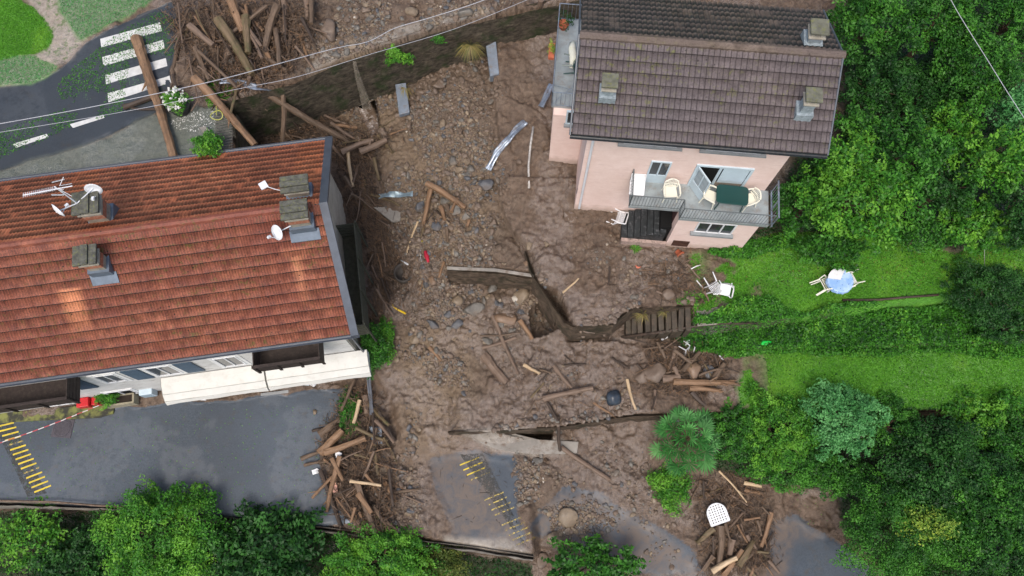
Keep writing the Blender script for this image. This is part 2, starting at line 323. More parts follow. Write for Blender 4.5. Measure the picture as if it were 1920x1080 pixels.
mud=n.mix(n.math('MULTIPLY',a1[0],n.ramp(n.noise(1.1,5,.7),.42,.62,.05,.7)),mud,gr)
mud=n.mix(n.math('MULTIPLY',a2[0],.55),mud,n.mix(f2,(.16,.11,.065),(.30,.22,.14)))
wetm=n.math('MULTIPLY',a2[1],n.ramp(n.noise(3,5,.65),.35,.6)); mud=n.mix(n.math('MULTIPLY',wetm,.6),mud,(.195,.146,.115))  # wet patches; the lighter mix paints sky sheen into the mud colour
asp=n.mix(n.ramp(n.noise(13,5,.95),.36,.66),(.038,.050,.064),(.084,.102,.124)); asp=n.mix(n.ramp(f1,.35,.65,0,.55),asp,(.088,.108,.134)); asp=n.mix(n.ramp(n.noise(2.5,6,.7),.55,.72,0,.6),asp,(.085,.072,.055))
asp=n.mix(n.ramp(n.noise(.35,3),.45,.6,0,.35),asp,(.03,.034,.04))
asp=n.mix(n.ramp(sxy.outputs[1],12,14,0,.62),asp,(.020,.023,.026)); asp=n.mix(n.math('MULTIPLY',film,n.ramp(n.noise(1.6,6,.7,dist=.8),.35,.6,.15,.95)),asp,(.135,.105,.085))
col=n.mix(n.ramp(n.math('ADD',a1[1],n.math('MULTIPLY',n.math('SUBTRACT',n.math('ADD',f2,f5),1.),.8)),.38,.6),mud,asp)
grv=n.mix(n.ramp(f2,.3,.7),(.10,.11,.09),(.17,.18,.155)); grv=n.mix(n.ramp(f1,.45,.6,0,.8),grv,(.115,.128,.105)); grv=n.mix(n.ramp(f3,.62,.72),grv,(.33,.32,.27))
col=n.mix(a1[2],col,grv)
drt=n.mix(n.ramp(f2,.3,.7),(.25,.205,.165),(.42,.36,.30)); drt=n.mix(n.ramp(n.noise(4,5,.7),.52,.62,0,.8),drt,(.09,.15,.04)); col=n.mix(a2[2],col,drt)
cnc=n.mix(n.ramp(f2,.3,.7),(.20,.165,.125),(.33,.30,.26)); col=n.mix(n.math('MULTIPLY',a3[0],n.ramp(n.noise(2.,6,.7),.3,.5,.25,.95)),col,cnc)
lw=n.mix(n.ramp(f2,.3,.7),(.06,.21,.015),(.13,.36,.03)); lw=n.mix(n.ramp(n.noise(1.3,6,.75),.52,.66,0,.55),lw,(.035,.085,.018)); lw=n.mix(n.ramp(f1,.4,.65,0,.6),lw,(.055,.20,.02)); lw=n.mix(n.ramp(n.noise(3,5,.7),.55,.7,0,.5),lw,(.10,.10,.035)); col=n.mix(a3[1],col,lw)
col=n.mix(n.attr('mask_c','Alpha'),col,n.mix(n.ramp(n.noise(7,5,.7),.35,.65),(.11,.17,.07),(.24,.27,.19)))
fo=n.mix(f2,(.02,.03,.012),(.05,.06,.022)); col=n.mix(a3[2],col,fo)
lit=n.math('MULTIPLY',n.attr('litter'),n.ramp(n.vor(14),.0,.45,1,0)); col=n.mix(n.ramp(lit,.25,.4),col,(.075,.16,.065))
rgh=n.ramp(n.math('ADD',n.math('ADD',wetm,n.math('MULTIPLY',a1[1],.02)),n.math('MULTIPLY',f2,.4)),.1,.8,.6,.24)
n.put(n.b.inputs['Coat Weight'],0.); n.bump(n.math('MULTIPLY',n.math('ADD',n.math('MULTIPLY',f2,1.0),n.math('MULTIPLY',n.math('ADD',f3,f5),.8)),n.ramp(a1[1],.3,.9,1,.04)),.8,.05)
rgh=n.math('ADD',n.math('MULTIPLY',rgh,n.ramp(a1[1],.2,.8,1,.0)),n.math('MULTIPLY',n.ramp(a1[1],.2,.8,0,1),n.ramp(n.noise(.9,4),.35,.65,.62,.46)))
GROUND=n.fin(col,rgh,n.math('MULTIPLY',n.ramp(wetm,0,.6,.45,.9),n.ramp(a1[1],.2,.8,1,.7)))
# ---- slice the sheet into named pieces
idx=np.arange(NX*NY).reshape(NY,NX); q=np.stack([idx[:-1,:-1],idx[:-1,1:],idx[1:,1:],idx[1:,:-1]],-1).reshape(-1,4)
cen=lambda A:A[:-1,:-1].ravel()
reg=np.zeros(len(q),int)
reg[cen(np.clip(M_lawn+M_pale+M_bright,0,1))>.5]=1; reg[cen(M_for)>.5]=2; reg[cen(M_grav+M_dirt)>.5]=3
yy=cen(GY); xx=cen(GX); A=cen(M_asph)>.5; reg[A&(yy>13)]=4; reg[A&(yy<13)&(xx<3)]=5; reg[A&(yy<13)&(xx>=3)]=6
VV=np.stack([GX.ravel(),GY.ravel(),H.ravel()],-1)
one=np.ones(GX.size)
M_film=mask([[(770,840),(905,850),(945,960),(985,1030),(940,1030),(800,1040)],[(1030,930),(1130,925),(1200,960),(1345,1090),(1200,1090),(1150,1042),(990,1000)],[(1450,965),(1560,1000),(1500,1010),(1470,1100),(1430,1100)]],-3.6,.12); ma=np.stack([M_rock.ravel(),M_asph.ravel(),M_grav.ravel(),M_film.ravel()],-1); mb=np.stack([M_tan.ravel(),M_wet.ravel(),M_dirt.ravel(),one],-1)
mc=np.stack([M_conc.ravel(),green.ravel(),M_for.ravel(),M_pale.ravel()],-1)
for r,nm in enumerate(['mud_ground','lawn','woodland_soil','gravel_path','upper_road','lower_road','buried_road']):
    qq=q[reg==r]; u,inv=np.unique(qq,return_inverse=True)
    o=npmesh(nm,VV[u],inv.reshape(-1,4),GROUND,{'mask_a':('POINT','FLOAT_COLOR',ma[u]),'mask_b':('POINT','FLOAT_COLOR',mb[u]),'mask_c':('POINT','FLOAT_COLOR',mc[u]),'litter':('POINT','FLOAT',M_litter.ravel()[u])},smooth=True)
    tag(o,None,None,kind='structure')
# far ground out to the horizon
FG=NM('far_field_green'); FARM=FG.fin(FG.mix(FG.noise(.1,6),(.03,.06,.015),(.07,.12,.03)),.9,.2)
fx=np.concatenate([np.arange(-400,-29,12.4),[-28.9,28.8],np.arange(40,400,12)]); fy=np.concatenate([np.arange(-400,-5,12.),[-4.9,27.8],np.arange(38,400,12)])
V=[];
for y in fy:
    for x in fx: V.append((x,y,float(gz(np.clip(x,X0,X1-.1),np.clip(y,Y0,Y1-.1)))-.03))
Q=[]
for j in range(len(fy)-1):
    for i in range(len(fx)-1):
        if fx[i]==-28.9 and fy[j]==-4.9: continue
        k=j*len(fx)+i; Q.append((k,k+1,k+1+len(fx),k+len(fx)))
tag(npmesh('far_ground',V,Q,FARM),None,None,kind='structure')
# ------------------------------------------------------------------ foliage
def leafmat(name,c1,c2,c3,sc=1.2,trans=.25):
    n=NM(name); r=n.attr('rnd'); t=n.attr('tint'); col=n.mix(r,c1,c2); col=n.mix(n.ramp(t,.45,.9,0,.8),col,c3)
    n.put(n.b.inputs['Transmission Weight'],0.); m=n.fin(col,.5,.3)
    tr=n.N('ShaderNodeBsdfTranslucent'); n.put(tr.inputs[0],col); mx=n.N('ShaderNodeMixShader'); mx.inputs[0].default_value=trans
    n.t.links.new(n.b.outputs[0],mx.inputs[1]); n.t.links.new(tr.outputs[0],mx.inputs[2]); n.t.links.new(mx.outputs[0],n.t.nodes['Material Output'].inputs[0]); return m
LEAF={'mid':leafmat('mid_green_leaves',(.008,.042,.007),(.042,.175,.018),(.10,.33,.032)),
 'bright':leafmat('bright_green_leaves',(.018,.085,.010),(.078,.29,.024),(.20,.47,.042)),
 'yellow':leafmat('yellow_green_leaves',(.055,.14,.018),(.17,.34,.04),(.36,.46,.055)),
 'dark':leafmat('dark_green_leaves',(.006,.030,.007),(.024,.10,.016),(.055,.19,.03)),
 'blue':leafmat('bluish_green_leaves',(.04,.17,.045),(.10,.33,.09),(.17,.45,.15)),
 'olive':leafmat('olive_green_leaves',(.05,.085,.015),(.12,.17,.03),(.20,.21,.04)),
 'grass':leafmat('grass_blades',(.05,.18,.010),(.13,.40,.025),(.22,.46,.04)),
 'palm':leafmat('palm_leaves',(.014,.085,.014),(.06,.25,.045),(.17,.46,.13),trans=.15)}
def leaves(P,Nrm,size,asp=.5,name='plant_growth',mat=None,parent=None,tint=None,loc=None):
    n=len(P); Nn=Nrm+rng.normal(0,.62,(n,3)); Nn/=np.linalg.norm(Nn,axis=1)[:,None]+1e-9
    a=rng.normal(0,1,(n,3)); T=np.cross(Nn,a); T/=np.linalg.norm(T,axis=1)[:,None]+1e-9; B=np.cross(Nn,T)
    s=size*(.6+.8*rng.random(n))[:,None]
    c=P; V=np.stack([c-T*s*.5,c+B*s*asp*.5-Nn*s*.06,c+T*s*.5-Nn*s*.15,c-B*s*asp*.5-Nn*s*.06],1).reshape(-1,3)
    Fq=np.arange(4*n).reshape(-1,4); 
    at={'rnd':('FACE','FLOAT',rng.random(n)),'tint':('FACE','FLOAT',tint if tint is not None else rng.random(n))}
    return npmesh(name,V,Fq,mat,at,parent=parent,loc=loc)
def crownpts(c,rx,ry,rz,nl,ncl=40,clr=.30,lo=-.25):
    c=np.array(c); d=rng.normal(0,1,(ncl,3)); d[:,2]=np.abs(d[:,2])*1.0+lo*rng.random(ncl); d/=np.linalg.norm(d,axis=1)[:,None]
    rad=(.45+.58*rng.random(ncl))[:,None]; CC=d*rad; cs=clr*(.55+.8*rng.random(ncl)); ct=rng.random(ncl)
    k=rng.choice(ncl,nl,p=cs**2/np.sum(cs**2)); e=rng.normal(0,1,(nl,3)); e[:,2]+=.35; e/=np.linalg.norm(e,axis=1)[:,None]
    rr=(rng.random(nl)**.35)[:,None]; P=CC[k]+e*cs[k][:,None]*rr
    az=np.arctan2(P[:,1],P[:,0]); lob=rng.random(4)*6.28; P*=(1+.10*np.sin(3*az+lob[0])+.08*np.sin(5*az+lob[1])+.05*np.sin(9*az+lob[2]))[:,None]; P*=1+.06*np.sin(P[:,[1,2,0]]*9)
    Nn=e*.6+np.array([0,0,.9]); return c+P*np.array([rx,ry,rz]),Nn,np.clip(ct[k]*.8+.2*rng.random(nl),0,1)
BARK=WOOD['brown']
def plant(px,py,rpx,h,tone,label,kind='tree',group=None,nl=None,size=.12,asp=.5,ry=1.,ncl=None,rzf=None,clr=.3,zt=None):
    """px,py: centre of the crown as seen; h: height above ground; rpx radius in source pixels"""
    g=G(px,py)[2]
    for _ in range(6):
        zc=g+h*.62; p=W(px,py,zc); g=float(gz(p[0],p[1]))
    r=rpx*(HC-zc)/F*1.03; rz=rzf or max(h*.42,r*.55); c=(p[0],p[1],zc); nl=nl or int(np.clip(r*r*ry*3600*(.12/size)**1.6,2500,34000))
    root=empty(kind,(p[0],p[1],g-.05),label,{'tree':'tree','shrub':'shrub','bush':'bush','conifer':'conifer'}.get(kind,kind),group)
    P,Nn,t=crownpts(c,r,r*ry,rz,nl,ncl or int(60+r*75),clr)
    P[:,2]=np.maximum(P[:,2],gz(P[:,0],P[:,1])+.02)
    leaves(P,Nn,size,asp,'crown',LEAF[tone],root,t)
    m=MB(); m.tube([(p[0],p[1],g-.2),(p[0]+.05,p[1],g+h*.3),(p[0],p[1]+.04,zc)],[.07*h**.6,.05*h**.6,.03],7)
    for k in range(6):
        a=k*1.05+random.random(); q=np.array(c)+np.array([math.cos(a)*r*.6,math.sin(a)*r*ry*.6,rz*(.1+.4*random.random())])
        s=np.array([p[0],p[1],g+h*(.25+.3*random.random())]); m.tube([s,(s+q)/2+np.array([0,0,.12]),q],[.028*h**.6,.02*h**.6,.008],5)
    m.build('trunk',BARK,root); return root
TR=[ # px,py,r,h,tone,label,kind,size,ry
 (300,1012,112,3.6,'bright','large round bright yellow green tree beside the lower road at bottom left','tree',.10,.92),
 (495,1035,105,3.0,'dark','dark glossy broad leaved shrub right of the bright round tree','shrub',.17,.75),
 (60,1015,75,1.9,'bright','sparse mid green shrub with light leaf tufts in the bottom left corner','shrub',.13,.8),
 (150,1060,80,2.2,'dark','low dark shrub between the corner tufts and the bright round tree','shrub',.12,.7),
 (715,1050,100,2.6,'bright','feathery yellow green bush below the road edge at bottom centre left','bush',.09,.62),
 (820,1062,48,1.8,'olive','small olive bush at the right end of the feathery bush','bush',.08,.8),
 (1110,1060,82,1.8,'mid','spiky mid green bush at the bottom edge beside the muddy road','bush',.15,.55),
 (1375,815,52,2.2,'mid','mid green shrub immediately right of the fan palm','shrub',.09,1.1),
 (1455,815,72,2.5,'bright','fine leaved green shrub second to the right of the fan palm','shrub',.085,1.1),
 (1580,790,70,3.2,'blue','pale bluish green round tree overlapping the lower lawn edge','tree',.10,1.0),
 (1480,880,75,1.6,'mid','low spreading shrub at the foot of the terrace wall above the mud','shrub',.08,.5),
 (1560,890,60,1.8,'mid','low green shrub below the pale bluish round tree','shrub',.08,.7),
 (1668,800,60,2.4,'mid','leafy shrub right of the pale bluish round tree','shrub',.08,.9),
 (1760,890,120,3.6,'dark','big dark clumpy evergreen tree in the lower right wood','tree',.10,.75),
 (1690,1000,112,3.4,'mid','dense fine leaved tree at the bend of the lower right road','tree',.075,.9),
 (1720,985,50,4.0,'yellow','small yellow green tree top poking out at lower right','tree',.09,.6),
 (1840,950,95,3.8,'mid','mid green tree right of the big dark evergreen','tree',.10,1.),
 (1870,1045,95,3.2,'dark','dark green tree in the bottom right corner','tree',.09,.9),
 (1840,775,72,2.0,'bright','yellowish green shrub hanging over the lawn at right','shrub',.10,.75),
 (1900,850,78,2.4,'mid','mid green tree at the right edge below the lower lawn','tree',.10,1.1),
 (1850,550,95,2.0,'dark','dark brownish green spreading conifer at the right end of the garden','conifer',.07,.62),
 (1890,615,62,1.2,'dark','dark shrub below the spreading conifer at the right edge','shrub',.08,.55),
 (1600,370,112,4.6,'bright','large bushy bright tree beside the pink house','tree',.13,1.05),
 (1695,315,75,5.0,'mid','green tree behind the large bushy bright tree','tree',.12,1.),
 (1510,385,62,3.0,'mid','deep green tree squeezed between the balcony and the large bushy tree','tree',.11,1.1),
 (1610,260,60,3.6,'mid','narrow tree beside the brown roof corner','tree',.11,1.2),
 (1820,425,72,2.6,'bright','feathery drooping bright bush at the top of the garden','bush',.12,.8),
 (1725,440,50,1.8,'mid','low leafy bush between the big tree and the feathery bush','bush',.10,.8),
 (1620,50,85,4.2,'mid','tall green tree right of the brown roof gable','tree',.11,1.),
 (1640,160,70,3.4,'dark','dark tree right of the brown roof ridge end','tree',.10,1.1),
 (1750,50,90,4.2,'mid','broad green tree at the top edge right of the tall green one','tree',.10,.95),
 (1730,180,95,2.8,'dark','low dark thicket tree in the hollow of the upper wood','tree',.10,.9),
 (1830,140,95,4.6,'mid','mid green tree under the overhead cable at upper right','tree',.11,1.),
 (1895,40,80,4.6,'mid','mid green tree in the top right corner','tree',.11,1.1),
 (1780,250,60,3.8,'bright','small bright crown in the middle of the upper wood','tree',.11,.9),
 (1850,310,80,5.,'bright','bright green tree near the right edge above the feathery bush','tree',.13,.8),
 (1905,230,65,4.4,'blue','bluish green tree at the right edge under the cable','tree',.12,1.2),
 (1915,400,70,3.6,'dark','dark tree at the right edge behind the garden','tree',.10,1.2),
 (1770,350,55,3.6,'dark','small dark tree between the bright crowns in the upper wood','tree',.10,1.1),
 (1560,470,70,1.4,'mid','low shrub at the foot of the large bushy bright tree','shrub',.11,.5),
 (1300,583,38,.9,'bright','bright leafy bush on top of the stone stairs','bush',.09,.6),
 (1262,912,34,.4,'bright','sprawling green weed bush below the fan palm','bush',.08,1.2),
 (448,225,26,1.4,'bright','bright green bush beside the slatted deck','bush',.08,1.3),
 (392,272,30,1.,'bright','round bright bush tucked behind the red roof eave','bush',.08,.8),
 (700,655,26,1.2,'mid','green creeper bush at the corner of the red roofed house','bush',.08,1.8),
 (722,640,18,.6,'bright','weedy bright green strip plant beside the mud slope','bush',.07,2.6),
 (655,770,20,.5,'mid','green sprig bush in the road driftwood heap','bush',.07,2.2),
 (465,215,20,.5,'mid','small mossy bush below the bent guardrail','bush',.07,1.),
]
for t in TR: plant(t[0],t[1],t[2],t[3],t[4],t[5],t[6],size=t[7]*1.12,ry=t[8],clr=(.15 if t[2]>50 else .30),nl=(2600 if t[0]==60 else None))
# grass, ground cover and litter: nobody could count them
def scatter(M,thr,n,seed):
    r=np.random.default_rng(seed); j,i=np.nonzero(M>thr); k=r.integers(0,len(j),n); x=xs[i[k]]+r.random(n)*ST; y=ys[j[k]]+r.random(n)*ST; return x,y,gz(x,y)
x,y,z=scatter(M_lawn+M_bright,.45,300000,1); t=np.clip((vnoise(.9,300)[((y-Y0)/ST).astype(int),((x-X0)/ST).astype(int)]-.2)*1.1,0,1)
tag(leaves(np.stack([x,y,z+.03*rng.random(len(x))],-1),np.tile([0,0,.8],(len(x),1)),.075,.28,'grass',LEAF['grass'],None,t),'bright wet grass on the two garden terraces','grass',kind='stuff')
x,y,z=scatter(M_pale,.4,14000,2); tag(leaves(np.stack([x,y,z+.02],-1),np.tile([0,0,1.],(len(x),1)),.06,.35,'sparse_grass',LEAF['blue']),'sparse pale grass beside the upper road','grass',kind='stuff')
bank=np.clip(mask([[(1290,612),(1420,600),(1560,588),(1700,575),(2100,560),(2100,655),(1400,655),(1290,648)]],-.6,.2)+mask([[(1310,480),(1400,490),(1480,470),(1500,440),(1400,455)],[(1390,560),(1440,560),(1500,600),(1400,620),(1330,600)]],0,.15)*.8,0,1)
x,y,z=scatter(bank,.4,85000,3); hh=np.clip(vnoise(.5,310)[((y-Y0)/ST).astype(int),((x-X0)/ST).astype(int)],0,1)
tag(leaves(np.stack([x,y,z+hh*.8*rng.random(len(x))],-1),np.tile([0,-.2,.9],(len(x),1)),.12,.5,'ground_cover',LEAF['bright'],None,hh*rng.random(len(x))),'leafy weeds covering the bank between the two lawns','ground cover',kind='stuff')
x,y,z=scatter(M_for,.5,130000,4); hh=vnoise(.8,320)[((y-Y0)/ST).astype(int),((x-X0)/ST).astype(int)]
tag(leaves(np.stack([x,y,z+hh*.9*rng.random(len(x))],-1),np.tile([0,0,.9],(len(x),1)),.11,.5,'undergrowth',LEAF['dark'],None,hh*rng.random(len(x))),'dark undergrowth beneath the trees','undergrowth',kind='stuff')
x,y,z=scatter(M_lawn,.3,3500,14); tag(leaves(np.stack([x,y,z+.03],-1),np.tile([0,0,1.2],(len(x),1)),.10,.55,'lawn_weeds',LEAF['mid']),'broad leaved weeds dotted through the lawns','weeds',kind='stuff')
x,y,z=scatter(M_lawn*(GY>9.5),.4,1500,15); tag(leaves(np.stack([x,y,z+.06],-1),np.tile([0,0,2.],(len(x),1)),.06,.6,'fallen_leaves',LEAF['olive']),'yellowing leaves fallen on the upper lawn','leaf litter',kind='stuff')
ML=mask([[(-100,330),(0,285),(130,235),(300,190),(345,60),(300,30),(180,100),(90,170),(150,200),(0,240)]],2,.3)*(fbm(.9,43,3)>.5)+.6*M_for*0
x,y,z=scatter(ML,.3,5500,5); tag(leaves(np.stack([x,y,z+.015],-1),np.tile([0,0,2.],(len(x),1)),.06,.5,'leaf_litter',LEAF['mid']),'torn green leaves strewn over the upper road','leaf litter',kind='stuff')
x,y,z=scatter(np.clip(mask([[(0,800),(600,760),(620,960),(300,940),(0,930)],[(1480,905),(1560,915),(1600,1000),(1500,970)]],-3.6,.3),0,1),.3,900,6); tag(leaves(np.stack([x,y,z+.012],-1),np.tile([0,0,2.],(len(x),1)),.05,.5,'leaf_scatter',LEAF['bright']),'stray leaves lying on the lower road','leaf litter',kind='stuff')
# fan palm
p=W(1285,825,-1.6); gp=float(gz(p[0],p[1])); pr=empty('palm_tree',(p[0],p[1],gp),'fan palm with long radiating leaves at the edge of the mud','palm tree')
MB().tube([(p[0],p[1],gp-.1),(p[0],p[1],-2.0),(p[0],p[1],-1.7)],[.16,.14,.1],9,.1).build('trunk',WOOD['dark'],pr)
fans=[(.10,82,4),(.35,66,6),(.62,50,8),(.88,32,10),(1.08,10,12)]; fk=0
for (rad_,eld,cnt_) in fans:
    for k in range(cnt_):
        fk+=1; a=k*2*math.pi/cnt_+fk*.37+random.gauss(0,.12); el=math.radians(eld+random.gauss(0,6)); c0=np.array([p[0],p[1],-1.7]); rr_p=rad_*random.uniform(.85,1.12)
        e=c0+np.array([math.cos(a)*rr_p,math.sin(a)*rr_p,.28+.35*math.sin(el)-.25*(rad_>.9)]); V=[];Fc=[]; NS=17; R=random.uniform(.42,.56)
        out=np.array([math.cos(a)*math.cos(el*.8),math.sin(a)*math.cos(el*.8),math.sin(el*.8)-.12]); out/=np.linalg.norm(out); side=np.cross(out,[0,0,1]); side/=np.linalg.norm(side); nrm=np.cross(side,out); ft=random.random()
        for s_ in range(NS):
            b=math.radians(-125+250*s_/(NS-1)); dr=out*math.cos(b)+side*math.sin(b); dr=dr+nrm*.12*((s_%2)*2-1); wv=np.cross(dr,nrm); wv/=np.linalg.norm(wv)+1e-9; wv*=.030
            L_=R*(.72+.28*math.cos(b*.7)); mid=e+dr*L_*.55+np.array([0,0,.03]); tip=e+dr*L_+np.array([0,0,-.10*L_])+rng.normal(0,.02,3); q=len(V); V+=[e+nrm*.0,mid+wv,tip,mid-wv]; Fc.append((q,q+1,q+2,q+3))
        fo_=npmesh('fan_leaf',V,Fc,LEAF['palm'],{'rnd':('FACE','FLOAT',np.clip(ft*.5+.5*rng.random(len(Fc)),0,1)),'tint':('FACE','FLOAT',np.clip(ft*.8+.25*rng.random(len(Fc))-.1,0,1))},parent=pr)
        st_=MB().tube([c0-np.array([0,0,.1]),(c0+e)/2+np.array([0,0,.08]),e],.014,4).build('petiole',WOOD['moss'],pr)
def wallplant(px,py,z,rx,rz,n_,tone,label):
    c=W(px,py,z); P,Nn,t=crownpts(c,rx,.16,rz,n_,40,.35); P[:,2]=c[2]+(P[:,2]-c[2])*1.2-np.abs(P[:,0]-c[0])*.3; o=leaves(P,Nn-np.array([0,.6,0]),.08,.5,'creeper',LEAF[tone],None,t,loc=c); tag(o,label,'creeper')
wallplant(742,112,1.7,.75,.6,2600,'bright','bright green creeper growing on the dark retaining wall')
wallplant(820,75,2.2,.3,.2,300,'mid','few small leaves at the top of the dark retaining wall')
# dry grass tuft on the upper wall, fresh tufts
def tuft(px,py,r,n,tone,label,z=None,down=.0,name='grass_tuft'):
    c=G(px,py) if z is None else W(px,py,z); V=[];Fc=[]
    for k in range(n):
        a=random.random()*6.28; L=r*(.5+.6*random.random()); d=np.array([math.cos(a),math.sin(a)-down*1.2,0]); d/=np.linalg.norm(d); s=np.array([-d[1],d[0],0])*.012
        m_=c+d*L*.5+np.array([0,0,.16*(1-down)]); t_=c+d*L+np.array([0,0,.03-down*.5]); q=len(V); V+=[c-s,m_-s,t_,m_+s]; Fc.append((q,q+1,q+2,q+3))
    o=npmesh(name,V,Fc,LEAF[tone],{'rnd':('FACE','FLOAT',rng.random(n)),'tint':('FACE','FLOAT',rng.random(n))},loc=c); return tag(o,label,'grass tuft')
LEAF['dry']=leafmat('dry_grass',(.16,.12,.04),(.32,.25,.09),(.14,.16,.04))
tuft(882,85,.75,110,'dry','long dry yellow grass tuft drooping over the dark wall',1.8,.8)
tuft(1190,467,.33,60,'bright','fresh green grass tuft in the mud below the outdoor steps')
tuft(760,165,.5,30,'dry','thin dry stalks hanging below the creeper on the dark wall',.9,.7)
tuft(1205,590,.4,50,'dry','yellowing tuft on the curved terrace wall',.1,.6)
tuft(1245,585,.3,30,'dry','small dry tuft above the stone stairs',.1,.6)
tuft(1345,800,.5,30,'bright','grass tuft between the palm and the hedge')
# ------------------------------------------------------------------ walls, kerbs and slabs
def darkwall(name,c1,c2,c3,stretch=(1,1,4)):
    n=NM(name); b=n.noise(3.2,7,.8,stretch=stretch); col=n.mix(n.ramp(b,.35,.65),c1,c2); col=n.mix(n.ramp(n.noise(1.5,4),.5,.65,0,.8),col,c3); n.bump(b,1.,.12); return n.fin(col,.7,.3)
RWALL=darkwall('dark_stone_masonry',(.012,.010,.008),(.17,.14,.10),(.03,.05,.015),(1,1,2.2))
MUDW=darkwall('mossy_muddy_masonry',(.03,.021,.014),(.18,.13,.09),(.03,.03,.016),(1,1,1.5))  # moss and mud tone; random dark patches painted in place of shade
def wallribbon(name,pts,zt,zb,thick,mat,label,side=1,cat='wall',nseg=12):
    """pts pixel polyline at height zt (per point or const)"""
    P=[W(p[0],p[1],p[2] if len(p)>2 else zt) for p in pts]; m=MB(); V=[];Fc=[]
    Q=[]
    for a,b in zip(P[:-1],P[1:]):
        k=max(1,int(np.linalg.norm(b-a)/.35))
        for i in range(k): Q.append(a+(b-a)*i/k)
    Q.append(P[-1]); nrow=8
    for i,p_ in enumerate(Q):
        t=Q[min(i+1,len(Q)-1)]-Q[max(0,i-1)]; nn=np.array([t[1],-t[0],0]); nn/=np.linalg.norm(nn)+1e-9; nn*=side
        for r_ in range(nrow):
            z=p_[2]+(zb-p_[2])*r_/(nrow-1); off=.01+.11*random.random()*(1 if r_ else .5)+.05*r_/nrow; V.append((p_[0]+nn[0]*off,p_[1]+nn[1]*off,z))
        V.append((p_[0]-nn[0]*thick,p_[1]-nn[1]*thick,p_[2]+.004)); V.append((p_[0]-nn[0]*thick,p_[1]-nn[1]*thick,zb))
    w_=nrow+2
    for i in range(len(Q)-1):
        for r_ in range(w_):
            Fc.append((i*w_+r_,(i+1)*w_+r_,(i+1)*w_+(r_+1)%w_,i*w_+(r_+1)%w_) if side>0 else (i*w_+(r_+1)%w_,(i+1)*w_+(r_+1)%w_,(i+1)*w_+r_,i*w_+r_))
    Fc+=[tuple(range(w_)),tuple(range((len(Q)-1)*w_+w_-1,(len(Q)-1)*w_-1,-1))]
    m.add(V,Fc); return tag(m.build(name,mat),label,cat)
wallribbon('retaining_wall',[(p[0],p[1],2.52) for p in WALLTOP],2.52,-1.6,.3,RWALL,'tall dark wet stone retaining wall carrying the upper road')
wallribbon('retaining_wall',[(440,300,2.45),(440,215,2.45),(400,200,2.5)],2.5,-1.3,.2,RWALL,'dark side wall of the terrace platform beside the driftwood')
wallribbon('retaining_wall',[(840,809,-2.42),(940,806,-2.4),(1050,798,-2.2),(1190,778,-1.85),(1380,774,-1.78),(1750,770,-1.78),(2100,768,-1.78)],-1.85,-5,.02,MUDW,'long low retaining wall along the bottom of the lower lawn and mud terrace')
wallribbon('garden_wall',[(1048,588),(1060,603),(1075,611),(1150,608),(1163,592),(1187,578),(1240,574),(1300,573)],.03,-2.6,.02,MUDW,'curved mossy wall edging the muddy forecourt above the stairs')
0 and wallribbon('garden_wall',[(1300,612,.07),(1420,606,.07),(1425,606,.07)],.04,-1.8,.02,MUDW,'short dark wall at the top of the weedy bank')
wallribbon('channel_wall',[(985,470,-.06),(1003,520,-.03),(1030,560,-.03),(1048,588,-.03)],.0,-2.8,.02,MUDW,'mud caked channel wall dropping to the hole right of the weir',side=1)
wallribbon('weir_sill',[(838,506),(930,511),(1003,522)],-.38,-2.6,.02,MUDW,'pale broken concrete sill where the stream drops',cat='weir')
wallribbon('road_edge_wall',[(-300,946),(0,946),(240,953),(300,963),(600,993),(700,1006),(800,1021),(900,1032),(1000,1049)],-3.57,-5.4,.12,CONC,'low concrete edge along the bottom of the lower road',cat='wall')
# stairs
slab0=1
p0=W(1298,595,0); p1=W(1172,608,-1.5); m=MB(); d=(p1-p0)[:2]; L=np.linalg.norm(d); d/=L; s_=np.array([-d[1],d[0]]); NSTP=10
R=rotz(math.atan2(d[1],d[0]))
stairs=empty('stone_stairs',(p1[0],p1[1],-1.8),'muddy stone stairs running down below the curved wall','stairs')
for k in range(NSTP):
    c=p0[:2]+d*(k+.5)*L/NSTP; zt=-.08-.155*k; MB().box((c[0],c[1],zt-.6),(L/NSTP-.03,1.05,1.2),R@rotxyz(random.gauss(0,.03),random.gauss(0,.03),random.gauss(0,.04))).build('step',simple('muddy_stone_step',(.085,.068,.048),.6,.4,.5,3,bump=.8,dirt=(.10,.068,.045),dirtamt=.95),stairs,bevel=.02)
# ledge rails around the stairs
def pxline(pts,dz=.0): return [G(a,b,dz) for a,b in pts]
def tubething(name,pts,r,mat,label,cat,dz=.05,n=7,jit=.1,group=None,smooth=True):
    return tag(MB().tube(pxline(pts,dz),r,n,jit).build(name,mat,smooth=smooth),label,cat,group)
tag(MB().tube([W(1165,632,-1.5),W(1245,622,-.7),W(1300,612,-.05),W(1350,607,.12),W(1420,606,.12)],[.06,.07,.05,.04,.03],7,.15).build('timber_rail',WOOD['dark'],smooth=True),'dark fallen rail along the lower side of the stone stairs','rail')
tag(MB().tube(pxline([(1580,563),(1650,562),(1700,557),(1760,553)],.1),.05,6,.2).build('timber_rail',WOOD['dark'],smooth=True),'dark weathered rail edging the garden left of the conifer','rail')
tag(MB().tube(pxline([(-40,938),(0,939),(100,941),(180,948),(240,951)],.35),[.04]*5,6,.1).build('timber_rail',WOOD['mud'],smooth=True),'brown wooden rail along the lower road at bottom left','rail')
